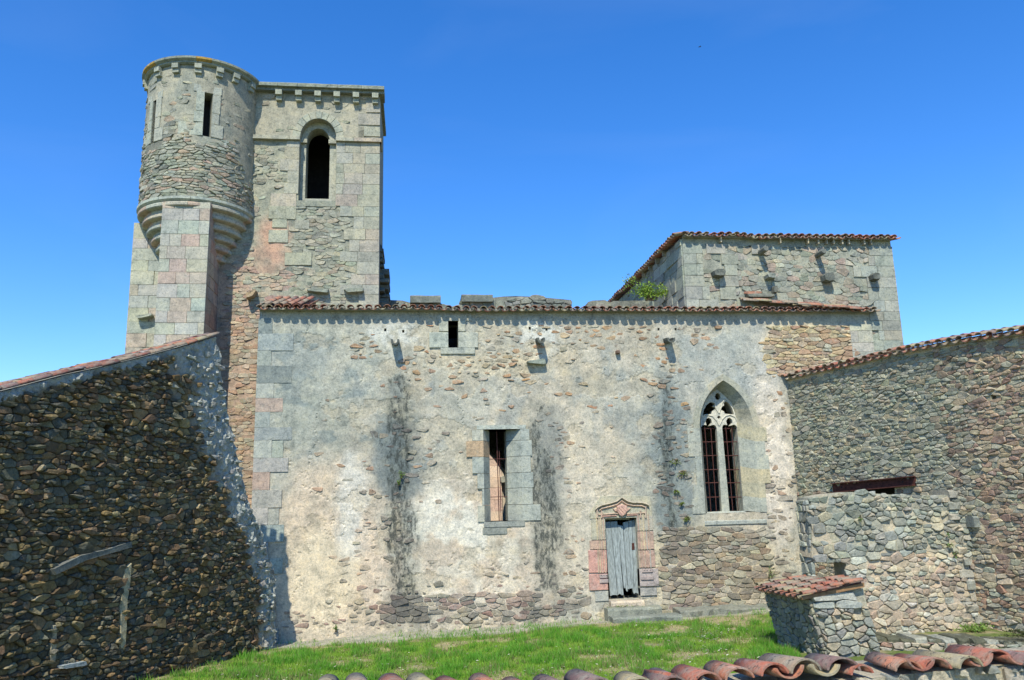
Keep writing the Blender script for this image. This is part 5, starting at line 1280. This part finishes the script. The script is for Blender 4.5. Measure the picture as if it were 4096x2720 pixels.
# ragged end stones
L_ = []
v = .05
while v < 6.3:
    h = rr.uniform(.05, .22); u = endu(v+h/2); j_ = rr.uniform(-.03, .05); w = rr.uniform(.08, .25)
    L_.append([(u-.03+j_, v+rr.uniform(0, .03)), (u+w, v+rr.uniform(-.02, .02)), (u+w*.9, v+h), (u+.01+j_+rr.uniform(-.02, .04), v+h*rr.uniform(.75, 1))]); v += h*rr.uniform(.9, 1.3)
lay(lw_, L_, DW, M_DARK, pal([(.27, .27, .25), (.22, .22, .2), (.33, .33, .31)]), lambda u, v, r: r.uniform(.0, .05), .004, 18, name='end_stone', base=-.35)
# sloping slab ledge, rendered strips, sill
ledge(lw_, DW, ((186, 2277), (300, 2222), (420, 2195), (516, 2165), (522, 2188), (420, 2216), (310, 2246), (196, 2300)), .10, (.17, .17, .155), 'sloping_slab', 2)
ledge(lw_, DW, ((478, 2350), (492, 2270), (515, 2250), (510, 2330), (500, 2400), (497, 2500), (490, 2600), (474, 2595), (472, 2480)), .06, (.42, .36, .24), 'plaster_strip', 3)
ledge(lw_, DW, ((222, 2660), (320, 2642), (324, 2660), (226, 2676)), .14, (.34, .37, .38), 'stone_sill', 4)
ledge(lw_, DW, ((200, 2500), (216, 2498), (220, 2650), (192, 2660)), .05, (.36, .31, .22), 'plaster_strip', 5)
# verge tiles along the raking top
sd = sorted(dtop_uv)
for a, b in zip(sd[:-1], sd[1:]):
    L = math.hypot(b[0]-a[0], b[1]-a[1]); n = max(1, round(L/.33))
    for k in range(n):
        for dd_, zz in ((-.02, .05), (-.24, .05), (-.46, .04)) if b[0] > 3.2 else ((-.02, .05),):
            t = (k+1)/n; q = DW.at(a[0]+(b[0]-a[0])*t, a[1]+(b[1]-a[1])*t+zz-.03, dd_); ax_ = DW.at(a[0]-b[0], a[1]-b[1], 0)-DW.o*1
            put_tile(T_STD, lw_, q+np.array([0, 0, R.uniform(-.012, .012)]), ax_, (0, 0, 1), roll=R.uniform(-.15, .15)-(.1 if dd_ > -.1 else 0))
# =================================================================== RIGHT RUBBLE WALL
EW = Wall(9.83, 20.0, 1.58, -6.0, -.967, -.2547)
ew_ = thing('boundary_wall', (10.3, 17, 0), 'tall grey-green rubble wall with a wavy tile coping coming forward on the right', 'wall')
etop = [(3150, 1515), (3250, 1490), (3400, 1458), (3600, 1410), (3800, 1372), (4096, 1330), (4500, 1262)]
et = [EW.uv(*q) for q in etop]; et[0] = (-.1, et[0][1])
beam = [EW.uv(*q) for q in ((3333, 1938), (3665, 1908), (3665, 1938), (3336, 1968))]
bh = [EW.uv(*q) for q in ((3385, 1962), (3580, 1945), (3582, 2035), (3385, 2035))]
ph = [EW.uv(*q) for q in ((3964, 1580), (3984, 1578), (3986, 1610), (3966, 1612))]
pend = et[-1][0]
eout = [(-.1, -.6), (pend, -.6)]+et[::-1]
def etz(u): return float(np.interp(u, [p[0] for p in et], [p[1] for p in et]))
def ecol(u, v):
    f = fbm(u*1.1, v*1.1, 33, 4); c = mix((.40, .35, .24), (.50, .42, .29), f); tzv = np.interp(u, [p[0] for p in et], [p[1] for p in et])
    c = mix(c, (.50, .42, .29), 1-sstep(.15, .5, tzv-v+(fbm(u*3, v*3, 35, 3)-.5)*.3)); c = mix(c, (.42, .28, .2), sstep(2.6, 1.2, v)*sstep(3.8, 4.6, u)); return c*(.8+.4*fbm(u*8, v*8, 9, 3))[..., None]
slab('mortar_core', ew_, EW, eout, [bh, ph], .09, ecol, M_MORT, .6, lambda u, v: .004+(fbm(u*9, v*9, 29, 2)-.5)*.03, .5)
rr = random.Random(111)
bg_ = [(EW.uv(*q)[0], EW.uv(*q)[1], .2, .12) for q in ((3900, 1590), (3850, 1580), (3920, 1600), (3830, 1900), (3640, 1880), (3950, 2000), (4000, 1760), (3990, 2200), (3960, 2300), (4040, 2350), (3960, 2120))]
def em(u, v): return v < etz(u)-.08 and not pip(u, v, beam) and not pip(u, v, bh) and not pip(u, v, ph) and v > -.2
EC = cells((0, -.2, pend-.4, 6.2), .155, .070, em, 112, .18, bigs=bg_)
def ecl(u, v, r_):
    if v > 3.0 and u < 4.6: return pal([(.31, .315, .255), (.27, .28, .23), (.34, .32, .24), (.33, .28, .20), (.25, .25, .21), (.38, .36, .29)], .15)(u, v, r_)
    if u > 5.2 and v > 1.2: return pal([(.39, .31, .22), (.36, .26, .19), (.29, .20, .16), (.42, .36, .26), (.38, .28, .20), (.33, .31, .24)], .15)(u, v, r_)
    if v > 1.8: return pal([(.32, .30, .23), (.28, .25, .2), (.33, .26, .19), (.37, .33, .25), (.25, .18, .14), (.30, .29, .24), (.38, .35, .27)], .15)(u, v, r_)
    return pal([(.40, .31, .22), (.44, .37, .26), (.33, .22, .16), (.37, .33, .26), (.45, .38, .27), (.40, .38, .31)], .15)(u, v, r_)
lay(ew_, EC, EW, M_STONE, ecl, lambda u, v, r: r.uniform(.008, .042), .006, 19, cap=300, rough=1.1)
for a, b in zip(et[:-1], et[1:]):
    L = math.hypot(b[0]-a[0], b[1]-a[1]); n = max(1, round(L/.235)); sd_ = EW.t
    for k in range(n):
        t = (k+.5)/n; u = a[0]+(b[0]-a[0])*t; v = a[1]+(b[1]-a[1])*t; nn = -EW.n
        p = EW.at(u, v+.03+R.uniform(-.012, .012), .17+R.uniform(-.02, .02)); put_tile(T_STD, ew_, p, nn+np.array([R.uniform(-.05, .05), R.uniform(-.05, .05), .22]), (0, 0, 1), roll=R.uniform(-.1, .1))
        p = EW.at(u+.117, v+.02, .15); put_tile(T_PAN, ew_, p, nn+np.array([0, 0, .22]), (0, 0, 1), True)
        p = EW.at(u, v+.13, -.25); put_tile(T_STD, ew_, p, nn+np.array([0, 0, .1]), (0, 0, 1))
wobj('coping_bed', *orient(*prism([(p[0], p[1]+.03) for p in et]+[(p[0], p[1]-.05) for p in et[::-1]], EW.at, -.5, .05)), ew_, [(.42, .36, .26)]*(4*len(et)), M_MORT)
V, F_ = orient(*prism([(p[0], p[1]) for p in (EW.uv(3375, 1950), EW.uv(3590, 1930), EW.uv(3590, 2045), EW.uv(3375, 2045))], EW.at, -.9, -.61)); wobj('slot_shade_box', V, F_, ew_, None, M_SOOT_SHADE)  # dark box added behind the slot, its shade put into the colour
# rusty steel lintel: web and flanges
lint_o = bpy.data.objects.new('steel_lintel', None); COL.objects.link(lint_o); lint_o.parent = ew_; lint_o.location = Vector(tuple(EW.at(*beam[0], 0)))-ew_.location; lint_o['label'] = 'rusty red steel joist above a dark slot in the wall'
V, F_ = orient(*prism(beam, EW.at, -.1, .03)); wobj('web', V, F_, lint_o, None, M_RUST)
(a0, a1, a2, a3) = beam
for lo, hi, dd_ in ((a3, a2, .0), (a0, a1, .028)):
    P = [(lo[0], lo[1]-.0+dd_), (hi[0], hi[1]+dd_), (hi[0], hi[1]-.022+dd_), (lo[0], lo[1]-.022+dd_)]; V, F_ = orient(*prism(P, EW.at, -.1, .11)); wobj('flange', V, F_, lint_o, None, M_RUST)
for t in (.12, .48, .86):
    u = (a0[0]*(1-t)+a1[0]*t); v = (a0[1]+a3[1])/2*(1-t)+(a1[1]+a2[1])/2*t
    V, F_ = tube([EW.at(u, v, .02), EW.at(u, v, .045)], .016, 6); wobj('bolt_head', V, F_, lint_o, None, M_SOOT_SHADE)

# =================================================================== LEAN-TO RUIN IN FRONT OF IT
HW = Wall(0, 15.3, 1, 0)
ru = thing('ruined_outhouse_wall', (9.4, 15.6, 0), 'ragged low rubble wall of pale and pinkish stones below the rusty joist', 'wall')
ro = [HW.uv(*q) for q in ((3475, 2700), (3475, 2400), (3400, 2380), (3385, 2250), (3285, 2245), (3245, 2230), (3250, 2120), (3235, 2060), (3245, 1990), (3300, 1978), (3400, 1968), (3560, 1978), (3700, 1985), (3820, 1978), (3858, 1990), (3868, 2080), (3880, 2180), (3895, 2300), (3905, 2400), (3925, 2520), (3935, 2700))]
def rcol(u, v):
    f = fbm(u*1.4, v*1.4, 43, 4); c = mix((.36, .35, .29), (.52, .43, .32), sstep(.35, .65, f)); c = mix(c, (.50, .38, .30), sstep(1.9, .9, v)*.6); return c*(.8+.4*fbm(u*8, v*8, 9, 3))[..., None]
slab('mortar_core', ru, HW, ro, [], .07, rcol, M_MORT, .5, lambda u, v: .008+(fbm(u*6, v*6, 29, 3)-.5)*.05)
rr = random.Random(121)
bq = [(HW.uv(*q)[0], HW.uv(*q)[1], .2, .13) for q in ((3300, 2070), (3280, 2120), (3360, 2180), (3280, 2230), (3430, 2240), (3500, 2220), (3420, 2060), (3560, 2140), (3330, 2040), (3600, 2090))]
RC = cells((7.2, -.3, 11.5, 3.05), .135, .082, lambda u, v: pip(u, v, ro) and rr.random() < .93, 122, .2, ju=.4, jv=.28, bigs=bq)
lay(ru, RC, HW, M_STONE, lambda u, v, r_: pal([(.30, .31, .28), (.24, .25, .22), (.35, .34, .28), (.20, .21, .19), (.38, .34, .26)] if v > 1.75 or u < 8.3 else [(.42, .35, .27), (.40, .36, .29), (.46, .40, .31), (.38, .29, .23), (.44, .43, .38), (.47, .39, .29)], .15)(u, v, r_),
    lambda u, v, r: r.uniform(.014, .06), .007, 20, cap=300, rough=1.2)
RL = Wall(7.71, 15.78, 0, -1, -1, 0)
lay(ru, cells((0, .0, .46, 2.85), .19, .13, lambda u, v: True, 124, .12), RL, M_STONE, pal([(.30, .31, .28), (.24, .25, .22), (.35, .34, .28)]), lambda u, v, r: r.uniform(.01, .05), .007, 27)
# dark corner recess with a projecting slab at its right end
u0, v0 = HW.uv(3868, 2075); 
V, F_ = rough_box(u0-.05, 15.05, v0-.16, u0+.33, 15.6, v0+.06, 7, 2, .02); wobj('projecting_slab', V, F_, ru, [(.2, .215, .205)]*len(V), M_STONE)
for k in range(12):
    v = 2.85-.22*k+.05; u = float(np.interp(v, [.2, 1, 2, 2.9], [11.05, 10.98, 10.9, 10.85])); 
    L = rr.uniform(.10, .26); hh = rr.uniform(.05, .10); V, F_ = rough_box(u-L, 15.245+rr.uniform(-.02, .02), v-hh, u+.03+rr.uniform(-.05, .03), 15.75, v+hh, k+5, 2, .03); wobj('edge_stone', V, F_, ru, [rr.choice([(.36, .33, .28), (.30, .28, .24), (.42, .36, .28), (.25, .25, .22)])]*len(V), M_STONE)
leaves('ivy_sprig', None, (HW.uv(3918, 2020)[0], 15.0, HW.uv(3900, 2020)[1]), (.22, .14, .25), 90, .05, ((.08, .16, .03), (.18, .30, .06)), 7, 61, 1, label='trailing green sprig at the top right corner of the ruined outhouse wall', cat='plant')
for i, q in enumerate(((3775, 2125), (3790, 2175), (3430, 2060), (3808, 2205))):
    u, v = HW.uv(*q); leaves('wall_weed', None, (u, 15.2, v), (.09, .06, .14), 35, .035, ((.10, .19, .04), (.2, .32, .08)), 5, 70+i, 1, label=['small weed on the right half of the outhouse wall, highest there', 'small weed in the right half of the outhouse wall, second one down', 'small moss tuft near the upper left of the outhouse wall', 'lowest small weed on the right half of the outhouse wall'][i], cat='weed', group='weeds on the outhouse wall')

# =================================================================== OVEN BLOCK WITH LITTLE TILED ROOF
ov = thing('bread_oven', (6.9, 14.6, 0), 'squat rubble block with a small lean-to roof of red tiles beside the grass', 'outbuilding')
gy0 = 13.75
NC = on(3340, 2610, gy0); NT_ = on(3232, 2400, gy0); GR = on(3490, 2400, gy0)
# left face and front face as leaning planes: box-like hexahedron
zb, zt2 = -.1, 1.22
fl_b, fl_t = (7.10, gy0), (6.78, gy0); bl_b, bl_t = (6.92, 15.25), (6.62, 15.25); fr_b, fr_t = (8.05, gy0), (7.80, gy0)
class Lean:
    """face between a foot line and a head line"""
    def __init__(s, a0, a1, b0, b1, z0, z1):
        s.P = [np.array((*a0, z0)), np.array((*a1, z0)), np.array((*b1, z1)), np.array((*b0, z1))]; n = np.cross(s.P[1]-s.P[0], s.P[3]-s.P[0]); s.n = n/np.linalg.norm(n); s.z0, s.z1 = z0, z1
        s.w = np.linalg.norm(s.P[1]-s.P[0])
    def at(s, u, v, d=0.0):
        t = (v-s.z0)/(s.z1-s.z0); f = u/s.w; a = s.P[0]*(1-f)+s.P[1]*f; b = s.P[3]*(1-f)+s.P[2]*f; return a*(1-t)+b*t+s.n*d
LF = Lean(bl_b, fl_b, bl_t, fl_t, zb, 1.22); FF = Lean(fl_b, fr_b, fl_t, fr_t, zb, 1.30)
core = [(bl_b[0]+.04, bl_b[1], zb), (fl_b[0]+.04, gy0+.03, zb), (fr_b[0], gy0+.03, zb), (fr_b[0], 15.25, zb), (bl_t[0]+.04, bl_t[1], 1.16), (fl_t[0]+.04, gy0+.03, 1.16), (fr_t[0], gy0+.03, 1.36), (fr_t[0], 15.25, 1.36)]
wobj('rubble_core', core, [(0, 3, 2, 1), (4, 5, 6, 7), (0, 1, 5, 4), (1, 2, 6, 5), (2, 3, 7, 6), (3, 0, 4, 7)], ov, [(.38, .35, .28)]*8, M_MORT)
rr = random.Random(131)
lay(ov, cells((0, zb, LF.w, 1.20), .12, .09, lambda u, v: rr.random() < .97, 132, .1, jv=.36), LF, M_STONE, pal([(.30, .29, .25), (.33, .30, .23), (.26, .25, .22)]), lambda u, v, r: r.uniform(.01, .035), .007, 21, cap=200)
lay(ov, cells((0, zb, FF.w, 1.02), .125, .09, lambda u, v: rr.random() < .95, 133, .12, jv=.36, bigs=[(.35, .2, .3, .08), (.12, .42, .18, .12)]), FF, M_STONE, pal([(.30, .31, .28), (.38, .36, .30), (.24, .24, .22), (.40, .33, .25), (.22, .215, .2)]), lambda u, v, r: r.uniform(.02, .065), .009, 22, cap=200, rough=1.2)
lay(ov, [[(.0, 1.03), (.36, 1.02), (.38, 1.13), (.02, 1.15)], [(.38, 1.02), (.8, 1.0), (.86, 1.10), (.6, 1.17), (.4, 1.13)], [(.02, 1.16), (.40, 1.14), (.62, 1.18), (.80, 1.13), (.76, 1.28), (.5, 1.30), (.0, 1.22)]], FF, M_STONE, pal([(.36, .37, .33), (.40, .40, .35)]), lambda u, v, r: .05, .006, 23, name='capstone', rough=.5)
# roof: boards and tile rows running from the wall down to the left
roof = bpy.data.objects.new('tiled_roof', None); COL.objects.link(roof); roof.parent = ov; roof.location = Vector((7.2, 14.5, 1.3))-ov.location
ra = on(3205, 2392, gy0-.08); rb = on(3447, 2342, gy0-.08)      # near verge line
ax_ = (rb-ra); Lr = np.linalg.norm(ax_); ax_ /= Lr
T_SM = tile_mesh(.36, .075, .013, 6); nrow = 9; dep = 1.55
for i in range(nrow):
    o_ = np.array([-.015*i, dep*i/(nrow-1), R.uniform(-.008, .008)]); m_ = 4 if i < 4 else (3 if i < 7 else 2+i % 2)
    st_ = .26
    for k in range(m_ if i < 7 else m_):
        p = ra+o_+ax_*(st_*k*(1.02))+np.array([0, 0, .055+.014*k]); put_tile(T_SM, roof, p+np.array([R.uniform(-.02, .02), 0, 0]), ax_+np.array([0, R.uniform(-.04, .04), -.04]), (0, 0, 1), roll=R.uniform(-.12, .12))
        put_tile(T_SM, roof, p+np.array([.0, dep/(nrow-1)/2, -.02]), ax_+np.array([0, 0, -.04]), (0, 0, 1), True)
for p, q, nme in ((ra+np.array([.02, .0, -.03]), rb+np.array([.05, .0, -.03]), 'verge_board'),):
    V = [p, q, q+np.array([0, 0, .075]), p+np.array([0, 0, .05])]; V += [v+np.array([0, .03, 0]) for v in V]
    wobj(nme, V, [(0, 1, 2, 3), (7, 6, 5, 4), (0, 4, 5, 1), (1, 5, 6, 2), (2, 6, 7, 3), (3, 7, 4, 0)], roof, None, M_BEAM)
dk = [ra+np.array([.03, .03, -.01]), rb+np.array([0, .03, -.01]), rb+np.array([0, dep, -.01]), ra+np.array([-.10, dep, -.01])]; dk += [v+np.array([0, 0, -.03]) for v in dk]
wobj('roof_boards', dk, [(0, 1, 2, 3), (7, 6, 5, 4), (0, 4, 5, 1), (1, 5, 6, 2), (2, 6, 7, 3), (3, 7, 4, 0)], roof, None, M_BEAM)

# =================================================================== LOW MOSSY FOOTING
lwz = .42
V = []; fo = thing('low_footing_wall', (9.5, 14.2, 0), 'low mossy course of big flat stones at the foot of the outhouse wall', 'wall')
rr = random.Random(141); p0, p1 = np.array((7.95, 14.6)), np.array((11.3, 13.2)); n = 16
for k in range(n):
    a = p0+(p1-p0)*k/n; b = p0+(p1-p0)*(k+1)/n; c = (a+b)/2
    V, F_ = rough_box(a[0], c[1]-.28, .0, b[0]+.01, c[1]+.3, lwz+rr.uniform(-.04, .03), k+31, 2, .03)
    wobj('footing_stone', V, F_, fo, [(.10, .10, .07) if rr.random() < .6 or k > 10 else (.3, .3, .26)]*len(V), M_STONE)
LW2 = Wall(p0[0], p0[1]-.3, p1[0]-p0[0], p1[1]-p0[1])
lay(fo, cells((0, -.1, 3.5, .36), .14, .09, lambda u, v: True, 142, .1), LW2, M_STONE, pal([(.38, .32, .25), (.30, .26, .21), (.34, .22, .18), (.4, .38, .32)]), lambda u, v, r: r.uniform(.02, .06), .01, 24, name='footing_stone')
leaves('moss_clump', None, (10.6, 13.35, .5), (.7, .3, .10), 900, .035, ((.03, .045, .015), (.09, .10, .03)), 10, 91, label='dark moss and ivy heaped on the right end of the low footing', cat='moss')
leaves('weed_patch', None, (10.6, 14.9, .36), (.5, .35, .10), 500, .05, ((.14, .24, .05), (.26, .38, .08)), 12, 92, label='bright green weeds at the foot of the right-hand boundary wall', cat='weeds')

# =================================================================== FOREGROUND WALL WITH BIG TILES
GW = Wall(0, 4.45, 1, 0)
fg = thing('garden_wall', (1.5, 4.6, 0), 'low cream rubble wall close to the camera under a row of big loose roof tiles', 'wall')
def gtop(x): return float(np.interp(x, [-1.2, -.45, .6, 1.2, 2.0, 3.14, 3.8], [1.92, 1.92, 1.91, 1.915, 1.94, 1.99, 2.0]))
go = [(-1.5, .0), (4.2, .0)]+[(x, gtop(x)+.02) for x in np.arange(4.2, -1.6, -.2)]
slab('mortar_core', fg, GW, go, [], .035, lambda u, v: mix((.48, .40, .28), (.60, .53, .42), fbm(u*6, v*6, 3, 4)), M_MORT, .42, lambda u, v: (fbm(u*5, v*5, 54, 3)-.5)*.07)
GC = cells((-1.4, 1.5, 4.1, 2.06), .20, .13, lambda u, v: v < gtop(u)-.06 and R.random() < .7, 151, .2, jv=.36)
lay(fg, GC, GW, M_STONE, pal([(.48, .42, .33), (.40, .36, .30), (.42, .27, .2), (.52, .46, .37), (.34, .33, .29)]), lambda u, v, r: r.uniform(.02, .06), .015, 25, cap=120)
T_V = [tile_mesh(.38, r_, .012, 10, .84) for r_ in (.072, .086, .098)]
FT = [(1290, 2706, 0), (1440, 2700, 0), (1580, 2700, 1), (1710, 2697, 0), (1826, 2695, 0), (1962, 2698, 0), (2100, 2700, 0), (2247, 2700, 0), (2400, 2695, 1), (2557, 2690, 1), (2690, 2684, 1),
      (2827, 2671, 1), (2964, 2657, 1), (3103, 2645, 1), (3227, 2634, 2), (3381, 2631, 2), (3452, 2640, 0), (3637, 2626, 1), (3752, 2616, 1), (3870, 2607, 1), (4002, 2594, 2), (4140, 2600, 1)]
for i, (px, py, s) in enumerate(FT):
    c = GW.uv(px, py, .07); p = GW.at(c[0], c[1]-(.096 if px < 2600 else .086)+R.uniform(-.006, .006), .07+R.uniform(-.03, .02))
    put_tile(T_V[s], fg, p, (R.uniform(-.16, .06), 1, R.uniform(-.09, -.03)), (R.uniform(-.06, .06), 0, 1), name='coping_tile')
for px, py, s in ((3163, 2716, 1), (3309, 2706, 1), (3690, 2684, 1), (3925, 2668, 1), (4090, 2660, 1), (2625, 2750, 1), (2760, 2744, 1)):
    c = GW.uv(px, py, .06); p = GW.at(c[0], c[1]+.072, .06); put_tile(T_V[s], fg, p, (-.05, 1, -.14), (R.uniform(-.1, .1), 0, 1), True, name='coping_tile')
for k in range(60):
    x = R.uniform(.9, 3.9); z = gtop(x)+.0; r_ = R.uniform(.015, .04)
    lump(fg, GW, [(x-r_, z-.02), (x+r_, z-.02), (x+r_*.7, z+r_*.7), (x-r_*.6, z+r_)], .06, (.52, .46, .36) if k % 3 else (.30, .30, .26), 'packing_stone', k)

# =================================================================== GREENERY, BIRD
leaves('wall_shrub', None, (on(2600, 1170, 21.4)[0], 21.4, on(2600, 1175, 21.4)[2]), (.75, .3, .42), 900, .075, ((.14, .26, .03), (.34, .46, .08)), 16, 201, label='bright green leafy shrub sprouting behind the tiled eave beside the chancel block', cat='shrub')
leaves('wall_shrub', None, (on(2530, 1130, 22.)[0], 22., on(2530, 1125, 22.)[2]), (.35, .2, .25), 120, .06, ((.16, .28, .04), (.34, .46, .08)), 8, 202, label='thin sprig of leaves standing just left of the bright shrub on the wall top', cat='shrub')
leaves('step_weeds', None, (on(2490, 2415, 19.6)[0], 19.6, .40), (.45, .06, .07), 160, .035, ((.12, .22, .03), (.25, .36, .07)), 12, 203, label='line of small green weeds in the joint of the door steps', cat='weeds')
p = on(2800, 187, 60); x, y, z = p; bird = thing('bird', (x, y, z), 'tiny dark bird flying high in the blue sky right of centre', 'bird')
V = [(x-.17, y, z-.02), (x-.02, y-.05, z+.02), (x+.16, y, z+.03), (x+.02, y+.05, z+.0), (x, y, z+.035), (x-.01, y, z-.02), (x-.30, y-.02, z-.05), (x+.25, y+.02, z+.06)]
wobj('body', *tube([(x-.16, y, z-.03), (x-.06, y, z-.01), (x+.04, y, z+.01), (x+.11, y, z+.03)], [.012, .035, .035, .012], 6), bird, None, M_SOOT_SHADE)
for s in (-1, 1): wobj('wing', [(x+.04, y, z+.02), (x-.05, y, z), (x-.10, y+.22*s, z+.07*s), (x+.01, y+.13*s, z+.05), (x+.0, y+.1*s, z+.035)], [(0, 1, 2, 3), (0, 3, 4), (1, 4, 2)], bird, None, M_SOOT_SHADE)
print('stones', STONES, 'objects', len(bpy.data.objects))
